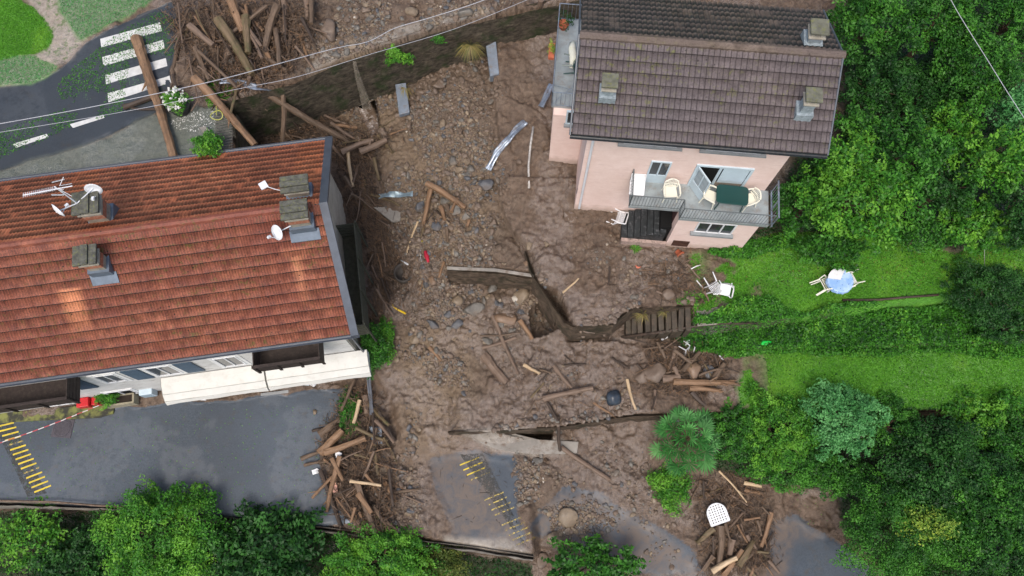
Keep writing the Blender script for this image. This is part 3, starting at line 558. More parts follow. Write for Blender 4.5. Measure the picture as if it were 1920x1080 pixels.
# slabs
def slab(pts,z,th,mat,label,name='concrete_slab',tilt=0.,cat='slab'):
    P=[W(a,b,z if not isinstance(z,(list,tuple)) else z[i]) for i,(a,b) in enumerate(pts)]
    n=len(P); m=MB(); m.add(P+[q-np.array([0,0,th]) for q in P],[tuple(range(n-1,-1,-1)),tuple(range(n,2*n))]+[(k,(k+1)%n,n+(k+1)%n,n+k) for k in range(n)])
    me=m.build(name,mat,bevel=.02); return tag(me,label,cat)
slab([(741,158),(761,155),(768,210),(748,215)],[-.1,-.1,-.25,-.25],.25,BCONC,'upright bluish concrete block standing in the stream below the waterfall')
slab([(910,78),(930,78),(936,138),(919,143)],[.95,.95,.6,.6],.5,BCONC,'bluish concrete post leaning at the foot of the dark wall')
slab([(838,499),(930,503),(1003,514),(1003,520),(930,509),(838,505)],-.34,.1,CONC,'pale broken concrete lip of the weir above the stony hollow')
slab([(756,238),(776,236),(783,286),(762,292)],-.72,.12,BCONC,'flat grey slab lying in the stream gravel')
slab([(700,388),(790,386),(792,410),(735,416)],[-1.35,-1.2,-1.25,-1.4],.15,CONC,'pale broken concrete slab right of the red roofed house')
slab([(862,814),(945,808),(1010,824),(1085,828),(1082,850),(1000,852),(930,842)],[-3.3]*7,.2,CONC,'long pale concrete slab beside the black gap at the terrace wall')
slab([(372,238),(386,236),(410,262),(396,266)],[2.75]*4,.25,CONC,'short pale concrete post beside the round bush')
slab([(1305,583),(1345,575),(1375,585),(1372,606),(1308,611)],[.14]*5,.1,CONC,'grey landing slab at the head of the stone stairs')
slab([(692,800),(715,800),(717,832),(698,834)],[-3.3,-3.2,-3.3,-3.4],.12,BCONC,'tilted grey slab beside the road driftwood heap')
# deck
m=MB(); dk=empty('slatted_deck',W(425,255,2.5),'grey slatted timber deck at the edge of the upper platform','deck')
for k in range(16):
    t_=k/15.; a=W(402+6*t_,215+75*t_,2.58); b=W(436,207+80*t_,2.58); MB().tube([a,b],.03,4).build('slat',simple('weathered_grey_timber',(.15,.145,.13),.8,.2,.4,8),dk)
# ------------------------------------------------------------------ tiled roofs
def tileroof(fr,name,u0,u1,ve,vr,ze,zr,pitch,row,amp,step,mat,parent,shear=0.):
    L=math.hypot(vr-ve,zr-ze); nr=int(round(L/row)); nu=int((u1-u0)/pitch*6); us=np.linspace(u0,u1,nu+1)
    sgn=1 if vr>ve else -1; n2=np.array([0,-(zr-ze)*sgn,abs(vr-ve)])/L   # normal in (u,v,z)
    V=[];tt=[];rr=[]
    for r in range(nr):
        for e in (0,.07,1):
            t=(r+e)/nr; hgt=step*(1-e)
            ph=(us/pitch)*2*math.pi; wv=np.power(np.abs(np.sin(ph/2)),.7)*amp; jl=np.interp(us,np.arange(u0,u1+pitch*2,pitch*2),rng.normal(0,.004,len(np.arange(u0,u1+pitch*2,pitch*2))))
            jit=0 if sgn<0 else np.interp(us,np.arange(u0,u1+pitch,pitch),rng.normal(0,.006,len(np.arange(u0,u1+pitch,pitch))))
            v=ve+(vr-ve)*t+(.004*sgn if e==1 else 0)+(jl if e<.5 else 0); z=ze+(zr-ze)*t; h=hgt+wv+jit
            P=fr.o+np.outer(us+shear*v,fr.u)+np.outer(v+h*n2[1],fr.v)+np.outer(z+h*n2[2],[0,0,1]); V.append(P); tt.append(np.full(len(us),(r+.5)/nr)); 
    V=np.concatenate(V); k=nu+1; Fq=[]
    base=np.arange(nu)
    rows=[]
    for i in range(3*nr-1): rows.append(np.stack([i*k+base,i*k+base+1,(i+1)*k+base+1,(i+1)*k+base],-1))
    Fq=np.concatenate(rows)
    if sgn<0: Fq=Fq[:,::-1]
    o=npmesh(name,V,Fq,mat,{'tile':('FACE','FLOAT',rng.random(len(Fq))),'joint':('FACE','FLOAT',np.concatenate([np.maximum(np.full(nu,((.9,.0,1.) if sgn>0 else (.0,0,.1))[i%3]),np.where(np.arange(nu)%6==0,.55,0.)) for i in range(3*nr-1)]))},loc=ORG[parent.name],parent=parent); o.location=(0,0,0); return o  # joint: row gaps and rib grooves darkened, painted shade plus lodged dirt
def roofmat(name,c1,c2,streaks,moss,blk,mossamt,rim,jd=.85):
    n=NM(name); pos=n.geo(); g=n.noise(2.2,6,.7,co=pos); col=n.mix(n.ramp(g,.35,.65),c1,c2); col=n.mix(n.ramp(n.noise(.35,3,co=pos),.4,.62,0,.65),col,rim)
    col=n.mix(n.ramp(n.noise(14,5,.8,co=pos),.47,.7,0,.75),col,tuple(x*.42 for x in c1))
    sp=n.sep(pos)
    sx=n.N('ShaderNodeSeparateXYZ'); n.put(sx.inputs[0],pos)
    for (a,b,x0,x1,y0,y1,c,amt) in streaks: # world rectangles in frame coordinates of the roof (patches of newer washed tile)
        U=n.math('ADD',n.math('MULTIPLY',sx.outputs[0],a[0]),n.math('ADD',n.math('MULTIPLY',sx.outputs[1],a[1]),a[2]))
        Vv=n.math('ADD',n.math('MULTIPLY',sx.outputs[0],b[0]),n.math('ADD',n.math('MULTIPLY',sx.outputs[1],b[1]),b[2]))
        wob=n.math('MULTIPLY',n.math('SUBTRACT',n.noise(7,3,co=pos),.5),.25)
        U2=n.math('ADD',U,wob); k=n.math('MULTIPLY',n.ramp(U2,x0-.14,x0+.16),n.ramp(U2,x1-.16,x1+.14,1,0)); k=n.math('MULTIPLY',n.math('MULTIPLY',k,n.ramp(n.noise(9,4,.8,co=pos),.3,.55,.35,1)),n.math('MULTIPLY',n.ramp(Vv,y0,y0+1.1),n.ramp(Vv,y1-.05,y1+.02,1,0)))
        col=n.mix(n.math('MULTIPLY',k,amt),col,c)
    mo=n.math('MULTIPLY',n.ramp(n.noise(5,6,.8,co=pos),.54,.62),n.ramp(n.noise(.6,2,co=pos),.42,.58)); col=n.mix(n.math('MULTIPLY',mo,mossamt),col,moss)
    bk=n.N('ShaderNodeTexVoronoi'); n.put(bk.inputs['Vector'],pos); bk.inputs['Scale'].default_value=3.4; bk.inputs['Randomness'].default_value=1.
    bd=n.math('ADD',bk.outputs['Distance'],n.math('MULTIPLY',n.noise(20,3,co=pos),.12)); col=n.mix(n.math('MULTIPLY',n.ramp(bd,.13,.17,1,0),blk),col,(.02,.016,.012))
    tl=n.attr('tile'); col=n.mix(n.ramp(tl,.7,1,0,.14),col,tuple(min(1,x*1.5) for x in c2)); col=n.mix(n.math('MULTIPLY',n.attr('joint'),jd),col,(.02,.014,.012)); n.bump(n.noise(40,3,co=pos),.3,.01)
    return n.fin(col,.62,.35)
lu=(LH.u[0],LH.u[1],-float(LH.o@LH.u)); lv=(LH.v[0],LH.v[1],-float(LH.o@LH.v))
def roofh_L(v): return 3+3*(v/3.85) if v<3.85 else 6-3*((v-3.85)/4.0)
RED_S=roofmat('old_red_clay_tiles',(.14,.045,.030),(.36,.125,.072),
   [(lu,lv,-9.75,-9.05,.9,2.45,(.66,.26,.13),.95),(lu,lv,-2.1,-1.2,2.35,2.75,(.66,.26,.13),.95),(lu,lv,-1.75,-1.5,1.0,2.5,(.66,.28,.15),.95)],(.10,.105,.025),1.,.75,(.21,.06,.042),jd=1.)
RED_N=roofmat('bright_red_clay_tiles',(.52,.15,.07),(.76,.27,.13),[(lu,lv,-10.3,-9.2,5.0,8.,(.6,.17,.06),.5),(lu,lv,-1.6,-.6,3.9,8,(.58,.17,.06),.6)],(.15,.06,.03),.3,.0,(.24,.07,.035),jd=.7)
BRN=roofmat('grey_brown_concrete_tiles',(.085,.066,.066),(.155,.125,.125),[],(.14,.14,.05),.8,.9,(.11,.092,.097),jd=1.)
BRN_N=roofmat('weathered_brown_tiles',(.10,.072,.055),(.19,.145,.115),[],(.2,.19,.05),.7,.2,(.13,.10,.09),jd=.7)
# ------------------------------------------------------------------ the red roofed house
def walltex(name,c1,c2,c3,c4=None,low=None):
    n=NM(name); col=n.mix(n.ramp(n.noise(2,6,.7),.35,.65),c1,c2); col=n.mix(n.ramp(n.noise(4,6,.8,stretch=(.35,.35,2.2)),.56,.63,0,.85),col,c3)
    if c4: 
        sx=n.N('ShaderNodeSeparateXYZ'); n.put(sx.inputs[0],n.geo()); hz=n.math('ADD',sx.outputs[2],n.math('MULTIPLY',n.noise(2,5,.7,co=n.geo()),1.0)); col=n.mix(n.ramp(hz,low[0],low[1],.9,0),col,c4)
    n.bump(n.noise(25,4),.3,.01); return n.fin(col,.8,.25)
PLW=walltex('white_stone_plaster',(.58,.57,.54),(.72,.71,.68),(.24,.20,.16),(.28,.25,.2),(-3.4,-2.7))
PLC=walltex('cream_stained_plaster',(.40,.36,.29),(.52,.48,.40),(.26,.20,.13),(.14,.10,.07),(-1.9,-.6))
PINK=walltex('pink_plaster',(.76,.57,.50),(.84,.66,.595),(.70,.52,.46),(.30,.22,.15),(.25,1.15))
lh=empty('red_roofed_house',LH.w(-6,4,-3.6),'long white house under a red clay tile roof on the left','house')
MB().fbox(LH,-18,-.9,.4,7.4,-5,2.95).build('wall',PLW,lh)
MB().fbox(LH,-.895,-.86,.45,7.35,-5,3.1).build('gable_wall',PLC,lh)
m=MB(); P=[LH.w(-.9,.4,2.95),LH.w(-.9,7.4,2.95),LH.w(-.9,3.85,5.75)]; Q=[LH.w(-1.1,.4,2.95),LH.w(-1.1,7.4,2.95),LH.w(-1.1,3.85,5.75)]
m.add(P+Q,[(0,1,2),(5,4,3),(0,2,5,3),(1,4,5,2)]); m.build('gable',PLC,lh)
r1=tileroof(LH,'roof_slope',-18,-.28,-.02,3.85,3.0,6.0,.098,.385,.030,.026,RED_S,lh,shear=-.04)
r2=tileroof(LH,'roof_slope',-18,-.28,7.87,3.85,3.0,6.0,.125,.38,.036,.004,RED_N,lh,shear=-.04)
m=MB(); m.fbox(LH,-18,-.9,.1,7.7,2.86,2.9); m.build('soffit',simple('soffit_boards',(.12,.10,.08)),lh)
# ridge tiles
m=MB()
for k in range(44):
    u=-17.8+k*.4
    if u>-.75: break
    m.tube([LH.w(u-.04*3.85,3.85,5.98),LH.w(u+.42-.04*3.85,3.85,6.0)],[.14,.125],8)
m.build('ridge_tiles',RED_S,r1)
# verge flashing and gutters
m=MB()
for v0,v1,z0,z1 in ((-.1,3.85,2.98,6.06),(7.95,3.85,2.98,6.06)):
    P=[LH.w(-.30-.04*v0,v0,z0+.09),LH.w(-.02-.04*v0,v0,z0+.09),LH.w(-.02-.04*v1,v1,z1+.05),LH.w(-.30-.04*v1,v1,z1+.05)]
    m.add(P+[p-np.array([0,0,.16]) for p in P],[(0,1,2,3),(7,6,5,4),(0,4,5,1),(1,5,6,2),(2,6,7,3),(3,7,4,0)] if v0<v1 else [(3,2,1,0),(4,5,6,7),(1,5,4,0),(2,6,5,1),(3,7,6,2),(0,4,7,3)])
m.build('verge_flashing',METAL,lh)
def gutter(fr,u0,u1,v,z,r,parent,mat=METAL):
    m=MB(); V=[];Fc=[]; N=9
    for u in (u0,u1):
        for k in range(N):
            a=math.pi*k/(N-1); 
            for q in (r,r-.012): V.append(fr.w(u,v+math.cos(a)*q,z-math.sin(a)*q))
    for k in range(N-1):
        a=2*k; b=2*N+2*k; Fc+=[(a,b,b+2,a+2),(a+1,a+3,b+3,b+1)]
    Fc+=[(0,1,2*N+1,2*N),(2*N-2,4*N-2,4*N-1,2*N-1)]
    return m.add(V,Fc).build('gutter',mat,parent)
g_=gutter(LH,-18,.0,-.1,3.02,.085,lh); m=MB()
gutter(LH,-18,-.35,7.96,3.02,.07,lh)
m=MB(); m.tube([LH.w(-.25,-.1,2.95),LH.w(-.5,.25,2.6),LH.w(-.6,.33,-3.2)],.045,8); m.build('downpipe',METAL,lh)
# windows and shutters on the south wall
def window(fr,u0,u1,v,z0,z1,parent,frame=WHITE,glass=GLASS,surround=None,nm=1,name='window',d=.05):
    m=MB(); t=.06
    for a,b,c,e in ((u0,u1,z0,z0+t),(u0,u1,z1-t,z1),(u0,u0+t,z0+t,z1-t),(u1-t,u1,z0+t,z1-t)): m.fbox(fr,a,b,v-d,v+.02,c,e)
    for k in range(nm): c=u0+(u1-u0)*(k+1)/(nm+1); m.fbox(fr,c-t*.45,c+t*.45,v-d,v+.02,z0+t,z1-t)
    w=m.build(name,frame,parent); MB().fbox(fr,u0+t,u1-t,v-d*.4,v+.01,z0+t,z1-t).build('pane',glass,w); return w
def shutter(u0,u1,z0,z1,v=.4):
    m=MB(); m.fbox(LH,u0,u1,v-.06,v-.02,z0,z1)
    for k in range(9): z=z0+.06+(z1-z0-.1)*k/9; m.fbox(LH,u0+.04,u1-.04,v-.075,v-.058,z,z+.05)
    m.build('shutter',SHUT,lh)
SURR=simple('white_window_surround',(.80,.80,.78),.7,.3,.08)
def surround(fr,u0,u1,v,z0,z1,t,parent):
    m=MB()
    for a,b,c,e in ((u0-t,u1+t,z0-t,z0),(u0-t,u1+t,z1,z1+t),(u0-t,u0,z0,z1),(u1,u1+t,z0,z1)): m.fbox(fr,a,b,v-.03,v+.01,c,e)
    m.build('window_surround',SURR,parent)
for (u0,u1,z0,z1,sh) in ((-8.75,-7.75,-.75,.75,1),(-6.1,-5.2,-.75,.75,0),(-10.75,-9.95,-.7,.6,0)):
    window(LH,u0,u1,.4,z0,z1,lh); surround(LH,u0,u1,.4,z0,z1,.14,lh)
    if sh: shutter(u0-.85,u0-.16,z0-.05,z1+.05); shutter(u1+.16,u1+.85,z0-.05,z1+.05)
shutter(-12.0,-11.3,-1.1,.45)
window(LH,-11.7,-10.6,.4,-3.2,-2.3,lh,surround=1,glass=DARK); surround(LH,-11.7,-10.6,.4,-3.2,-2.3,.1,lh)
window(LH,-14.6,-13.6,.4,-3.4,-2.5,lh); surround(LH,-14.6,-13.6,.4,-3.4,-2.5,.1,lh)
window(LH,-3.6,-2.6,.4,-3.2,-2.,lh)
# timber balconies
def balcony(u0,u1,v0,z0,hh,n=4):
    b=MB().fbox(LH,u0,u1,v0,.39,z0-.08,z0).build('balcony',BWOOD,lh); m=MB()
    for k in range(n):
        z=z0+.06+k*hh/n; m.fbox(LH,u0,u1,v0-.03,v0+.01,z,z+hh/n-.05); m.fbox(LH,u1-.02,u1+.02,v0+.02,.38,z,z+hh/n-.05); m.fbox(LH,u0-.02,u0+.02,v0+.02,.38,z,z+hh/n-.05)
    for u in np.linspace(u0,u1,4): m.fbox(LH,u-.05,u+.05,v0-.075,v0-.032,z0-.05,z0+hh+.04)
    m.fbox(LH,u0-.05,u1+.05,v0-.09,v0+.03,z0+hh+.045,z0+hh+.09); m.build('balcony_railing',BWOOD,b)
balcony(-4.2,-1.75,-.42,.95,.85); balcony(-14.6,-11.15,-.55,.75,.9)
# awnings
AWN=simple('white_awning_fabric',(.66,.65,.60),.75,.2,.08,2,bump=.1,dirt=(.45,.42,.35),dirtamt=.3)
def awning(u0,u1,label=None):
    V=[];Fc=[];prof=[(.36,-1.1),(.12,-1.13),(-.3,-1.3),(-.55,-1.52),(-.63,-1.72),(-.60,-1.80)]; us=np.linspace(u0,u1,13); np_=len(prof)
    for u in us:
        e=min(abs(u-u0),abs(u-u1)); s=.02*math.sin(u*3)
        for (v,z) in prof: V.append(LH.w(u,v+ (0 if v>.2 else s),z-(.05 if e<.01 else 0)))
    for u in us:
        for (v,z) in prof: V.append(LH.w(u,v+.015,z-.05))
    o=len(us)*np_
    for i in range(len(us)-1):
        for k in range(np_-1):
            a=i*np_+k; Fc+=[(a,a+1,a+np_+1,a+np_),(o+a,o+a+np_,o+a+np_+1,o+a+1)]
    for i in (0,len(us)-1):
        for k in range(np_-1): a=i*np_+k; Fc.append((a,a+1,o+a+1,o+a))
    m=MB().add(V,Fc); a=m.build('awning',AWN,lh)
    m=MB()
    for k in (1,2): m.tube([LH.w(u0+.02,prof[k+1][0],prof[k+1][1]+.012),LH.w(u1-.02,prof[k+1][0],prof[k+1][1]+.012)],.012,6)
    m.build('awning_seam',simple('awning_seam_grey',(.5,.5,.46)),a)
    for u in (u0,u1): MB().add([LH.w(u,p[0],p[1]) for p in prof]+[LH.w(u,.36,-1.8)],[tuple(range(7))]).build('awning_side',AWN,a)
awning(-8.85,-4.68); awning(-4.62,-.42)
# timber lean-to on the gable
m=MB(); lb=MB()
for (v0,v1) in ((.8,5.1),):
    m.fbox(LH,-.86,-.12,v0,v1,-.35,-.28)
    for k in range(5): z=-.25+k*.28; m.fbox(LH,-.14,-.09,v0,v1,z,z+.2); m.fbox(LH,-.86,-.14,v1-.04,v1,z,z+.2); m.fbox(LH,-.86,-.14,v0,v0+.04,z,z+.2)
    for v in (v0,2.2,3.6,v1): m.fbox(LH,-.085,-.03,v-.05,v+.05,-3.4,1.2)
m.build('gable_balcony',simple('grey_green_old_timber',(.085,.085,.065),.8,.2,.4,6,bump=.4,dirt=(.05,.08,.03)),lh)
# chimneys
def roofpt(fr,px,py,vridge,ve,ze,zr,ven):
    d=ray(px,py)
    t=20.
    while t<45:
        p=CP+d*t; l=fr.loc(p); v=l[1]; h=ze+(zr-ze)*(v-ve)/(vridge-ve) if v<vridge else zr-(zr-ze)*(v-vridge)/(ven-vridge)
        if l[2]<=h: return l[0],v,h
        t+=.02
def chimney(fr,u,v,zr,h,w,d,parent,caps,capmat,shaft,flash,brick=False,slope=1):
    s=MB().fbox(fr,u-w/2,u+w/2,v-d/2,v+d/2,zr-.6,zr+h).build('chimney',shaft,parent)
    if brick: MB().fbox(fr,u-w/2-.012,u+w/2+.012,v-d/2-.012,v+d/2+.012,zr+h*.55,zr+h*.8).build('brick_band',simple('worn_brick',(.42,.17,.10),.8,.2,.4,8,bump=.5,dirt=(.5,.42,.33),dirtamt=.6),s)
    m=MB(); dz=.35*slope
    m.fbox(fr,u-w/2-.09,u+w/2+.09,v-d/2-.09,v+d/2+.09,zr-.4,zr+.22); m.build('flashing',flash,s)
    ap=MB(); vv=v-slope*(d/2+.09); zz=zr
    m=MB(); m.fbox(fr,u-w/2-.06,u+w/2+.06,v-d/2-.06,v+d/2+.06,zr+h,zr+h+.05)
    for uu in (-1,1):
        for q in (-1,1): m.fbox(fr,u+uu*(w/2-.06)-.05,u+uu*(w/2-.06)+.05,v+q*(d/2-.05)-.04,v+q*(d/2-.05)+.04,zr+h+.05,zr+h+.25)
    m.build('chimney_head',simple('pale_render',(.42,.39,.32),.8,.2,.3,4),s)
    m=MB()
    if caps=='slab': m.fbox(fr,u-w/2-.08,u+w/2+.08,v-d/2-.08,v+d/2+.08,zr+h+.25,zr+h+.33)
    else:
        n_=3
        for k in range(n_):
            if caps=='u': a=u-w/2-.12+(w+.24)*k/n_; m.fbox(fr,a,a+(w+.24)/n_-.015,v-d/2-.12,v+d/2+.12,zr+h+.25+.05*(k==1),zr+h+.35+.05*(k==1))
            else: a=v-d/2-.12+(d+.24)*k/n_; m.fbox(fr,u-w/2-.12,u+w/2+.12,a,a+(d+.24)/n_-.015,zr+h+.25+.05*(k==1),zr+h+.35+.05*(k==1))
    m.build('chimney_cap',capmat,s,bevel=.015); return s
REND=simple('greyish_render',(.36,.33,.27),.8,.2,.35,4,dirt=(.14,.12,.10))
CAPG=simple('mossy_grey_stone_cap',(.13,.13,.11),.85,.2,.5,7,bump=.6,dirt=(.19,.2,.06),dirtamt=.7)
args=dict(vridge=3.85,ve=-.02,ze=3,zr=6,ven=7.87)
Lc=[]
for px,py,h,w_,d_,cp_,br,sl in ((196,517,.80,.54,.46,'u',True,1),(188,419,.95,.66,.58,'u',True,-1),(562,372,.55,.72,.40,'v',False,-1),(572,436,.85,.66,.46,'v',True,1)):
    u,v,z=roofpt(LH,px,py,**args); v+=(d_/2+.05); z=roofh_L(v); Lc.append((u,v,z,h)); chimney(LH,u,v,z,h,w_,d_,lh,cp_,CAPG,REND,ZINC,br,sl)
    if sl>0:
        v0=v-d_/2-.32; z0=roofh_L(v0)+.09; P=[LH.w(u-w_/2-.18,v0,z0),LH.w(u+w_/2+.18,v0,z0),LH.w(u+w_/2+.18,v-d_/2,roofh_L(v-d_/2)+.1),LH.w(u-w_/2-.18,v-d_/2,roofh_L(v-d_/2)+.1)]
        MB().add(P+[p-np.array([0,0,.05]) for p in P],[(0,1,2,3),(7,6,5,4),(0,4,5,1),(1,5,6,2),(2,6,7,3),(3,7,4,0)]).build('flashing_apron',ZINC,lh)
# aerials and dishes
WM=simple('white_painted_metal',(.75,.77,.8),.4,.5,.1,3,bump=0)
u,v,z,h=Lc[1]; b=LH.w(u-.25,v,z+h+.35); ar=empty('tv_aerial',b,'long white comb shaped aerial on the left chimney','aerial')
MB().tube([b,b+np.array([-.15,.1,1.1])],.025,6).build('mast',WM,ar); e=b+np.array([-.15,.1,1.0]); dd=LH.u*-1.05+LH.v*-.1
m=MB(); m.tube([e+LH.u*.5,e+dd],.018,5)
for k in range(17): c=e+dd*(k/17.+.05); m.tube([c-LH.v*.08,c+LH.v*.08],.009,4)
m.build('boom',WM,ar); m=MB()
for q in (-.22,.22):
    for s_ in (-1,1): m.tube([e+LH.u*.1+LH.v*q*.3,e+LH.u*(.35)+LH.v*q+np.array([0,0,.25*s_])],.012,4); m.tube([e+LH.u*-.15+LH.v*q,e+LH.u*.25+LH.v*q*1.25],.02,4)
m.build('reflector',WM,ar)
def dish(c,dirv,r,label,mast=None):
    dv=np.array(dirv,float); dv/=np.linalg.norm(dv); q=Vector(dv).to_track_quat('Z','Y').to_matrix(); R=np.array(q)
    root=empty('satellite_dish',c,label,'satellite dish'); V=[np.array(c)-R@np.array([0,0,.08])];Fc=[]
    for j,rr in enumerate((.5,1.)):
        for k in range(20): a=2*math.pi*k/20; V.append(np.array(c)+R@np.array([math.cos(a)*r*rr,math.sin(a)*r*rr,-.08*(1-rr*rr)]))
    for k in range(20): Fc+=[(0,1+k,1+(k+1)%20),(1+k,21+k,21+(k+1)%20,1+(k+1)%20)]
    V2=[p-R@np.array([0,0,.015]) for p in V]; nV=len(V); Fc+= [tuple(i+nV for i in f)[::-1] for f in Fc]+[(21+k,nV+21+k,nV+21+(k+1)%20,21+(k+1)%20) for k in range(20)]
    MB().add(V+V2,Fc).build('reflector_bowl',WM,root,smooth=True)
    tip=np.array(c)+R@np.array([0,-r*.3,r*1.1]); MB().tube([np.array(c)+R@np.array([0,-r*.95,0]),tip],.015,5).box(tip,(.08,.08,.12),R).build('feed_arm',WM,root)
    if mast is not None: MB().tube([np.array(c)-R@np.array([0,0,.1]),mast],.02,6).build('mount',WM,root)
dish(b+np.array([-.42,-.35,.25]),(.55,.75,-.15),.27,'small white dish seen edge on beside the long aerial',b)
dish(b+np.array([.55,.42,.15]),(.1,-.9,.25),.28,'large white dish standing behind the left chimney',b)
u,v,z,h=Lc[3]; b3=LH.w(u-.3,v-.2,z+h*.4); dish(b3+np.array([-.45,-.3,.1]),(-.5,-.5,.55),.27,'round white dish on the right chimney pair near the ridge',b3)
u,v,z,h=Lc[2]; b4=LH.w(u-.4,v,z+h*.6); fl=empty('flat_antenna',b4,'small square white panel on a bent arm left of the ridge chimney','antenna')
pp=b4+LH.u*-.75+LH.v*.3+np.array([0,0,.1]); MB().box(pp,(.26,.26,.04),rotxyz(.1,.1,.6)).build('panel',WM,fl); MB().tube([b4,(b4+pp)/2+LH.v*-.03,pp],.014,5).build('arm',WM,fl)
# ------------------------------------------------------------------ the pink house
ph=empty('pink_house',PH.w(3.5,2,0),'three storey pink house under a brown tiled roof beside the mud','house')
MB().fbox(PH,0,6.98,0,4.5,-1,7.4).build('wall',PINK,ph)
MB().fbox(PH,3.85,6.9,-1.3,-.005,-1,3.1).build('lower_wall',PINK,ph)
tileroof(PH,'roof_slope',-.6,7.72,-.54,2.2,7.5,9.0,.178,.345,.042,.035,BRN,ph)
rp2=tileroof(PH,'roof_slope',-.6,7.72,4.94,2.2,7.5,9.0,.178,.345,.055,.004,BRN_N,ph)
MB().fbox(PH,-.5,7.6,-.45,4.85,7.38,7.42).build('soffit',BWOOD,ph)
m=MB()
for k in range(24): u=-.62+k*.35; m.tube([PH.w(u,2.2,9.0),PH.w(u+.37,2.2,9.02)],[.15,.135],9)
m.build('ridge_tiles',BRN_N,rp2)
gutter(PH,-.65,7.76,-.62,7.50,.08,ph,BLKP)
m=MB(); m.add([PH.w(-.62,-.5,7.42),PH.w(7.74,-.5,7.42),PH.w(7.74,-.5,7.53),PH.w(-.62,-.5,7.53)]+[PH.w(-.62,-.46,7.42),PH.w(7.74,-.46,7.42),PH.w(7.74,-.46,7.53),PH.w(-.62,-.46,7.53)],[(0,1,2,3),(7,6,5,4),(0,4,5,1),(3,2,6,7),(0,3,7,4),(1,5,6,2)]); m.build('fascia',BWOOD,ph)
for uu in (-.65,7.74):
    for v0,z0 in ((-.58,7.5),(4.98,7.5)): MB().tube([PH.w(uu,v0,z0+.02),PH.w(uu,2.2,9.06)],.035,6).build('verge_trim',METAL,ph)
MB().tube([PH.w(.2,-.55,7.42),PH.w(.2,-.06,6.9),PH.w(.2,-.06,.3)],.05,8).build('downpipe',WM,ph)
GRAYS=simple('grey_stone_sill',(.27,.29,.30),.6,.3,.2,4)
for u0,u1 in ((1.06,3.28),(3.88,6.16)): MB().fbox(PH,u0,u1,-.14,-.003,6.14,6.22).build('window_sill',GRAYS,ph); window(PH,u0+.2,u1-.2,0,6.23,7.2,ph,nm=2)
m=MB()
# balcony
BF=simple('balcony_tiles',(.33,.37,.38),.35,.5,.3,2,bump=.1,dirt=(.22,.19,.16),dirtamt=.7)
bl=MB().fbox(PH,1.9,3.8,-1.08,-.004,3.12,3.3).build('balcony',BF,ph); MB().fbox(PH,3.8,7.12,-1.42,-.004,3.12,3.3).build('balcony_floor',BF,bl)
def railing(fr,pts,z,h,parent,step=.11,mat=RAILM,name='railing'):
    m=MB()
    for (a,b) in zip(pts[:-1],pts[1:]):
        A=fr.w(a[0],a[1],z); B=fr.w(b[0],b[1],z); n_=max(1,int(np.linalg.norm(B-A)/step))
        for zz in (h,.1): m.tube([A+[0,0,zz],B+[0,0,zz]],.022 if zz==h else .014,6)
        for k in range(n_+1): p=A+(B-A)*k/n_; m.tube([p+[0,0,.02],p+[0,0,h]],.022 if k in (0,n_) else .009,4)
    return m.build(name,mat,parent)
railing(PH,[(1.9,-.02),(1.9,-1.08),(3.8,-1.08),(3.8,-1.42),(7.12,-1.42)],3.3,.95,bl)
rr_=MB(); 
for zz in (.95,.1): rr_.tube([PH.w(7.2,-.02,3.3+zz),PH.w(7.2,-1.5,3.3+zz)],.035,6)
for v in (-.1,-.8,-1.45): rr_.tube([PH.w(7.2,v,3.2),PH.w(7.2,v,4.25)],.02,5)
for k in range(11): rr_.tube([PH.w(7.2,-.1-k*.13,3.35),PH.w(7.2,-.1-k*.13,4.25)],.008,4)
rr_.build('side_railing',GALV,bl)
# doors
def door(u0,u1,z0,z1,nm,name='door',v=0,panelh=.6):
    w=window(PH,u0,u1,v,z0+panelh,z1,ph,frame=LBLUE,nm=nm,name=name); MB().fbox(PH,u0,u1,v-.045,v+.01,z0,z0+panelh-.004).build('door_panel',LBLUE,w); return w
door(2.42,3.16,3.3,5.04,1)
# recessed double door standing half open
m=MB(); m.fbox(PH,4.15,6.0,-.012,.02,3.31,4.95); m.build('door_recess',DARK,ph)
m=MB()
for a,b,c,e in ((4.05,4.15,3.31,5.05),(6.0,6.1,3.31,5.05),(4.15,6.0,4.95,5.05)): m.fbox(PH,a,b,-.06,.0,c,e)
m.build('door_frame',LBLUE,ph)
MB().fbox(PH,5.05,5.98,-.035,-.012,3.75,4.95).fbox(PH,4.9,5.0,-.04,-.012,3.31,4.95).build('inner_shutter_door',LBLUE,ph)
MB().fbox(PH,4.95,5.98,-.033,-.012,3.31,3.74).build('kitchen_floor',simple('brownish_tile',(.33,.27,.22)),ph)
A=PH.w(4.15,-.06,3.33); dv=(PH.u*.35-PH.v*.5); dv/=np.linalg.norm(dv); m=MB(); ang=math.atan2(dv[1],dv[0]); R_=rotz(ang)
dl=MB(); c=A+dv*.36
for z0,z1 in ((0,.55),(1.52,1.6)): dl.box(c+np.array([0,0,(z0+z1)/2]),(.72,.05,z1-z0),R_)
for s_ in (-.34,.34,0): dl.box(c+dv*s_+np.array([0,0,1.035]),(.05,.05,.96),R_)
dl=dl.build('open_door',LBLUE,ph); MB().box(c+np.array([0,0,1.035]),(.6,.02,.9),R_).build('pane',simple('pale_reflecting_glass',(.35,.42,.46),.1,.6),dl)
# lower window, vents
window(PH,4.62,6.08,-1.3,1.9,2.9,ph,nm=2); MB().fbox(PH,4.52,6.18,-1.46,-1.303,1.76,1.88).build('window_sill',GRAYS,ph)
MB().fbox(PH,4.08,4.75,-1.31,-1.29,.12,.72).build('cellar_vent',simple('rusty_vent',(.10,.05,.035),.8,.2,.5,6),ph)
MB().fbox(PH,-.012,.01,.05,.2,1.5,1.7).build('wall_vent',DARK,ph)
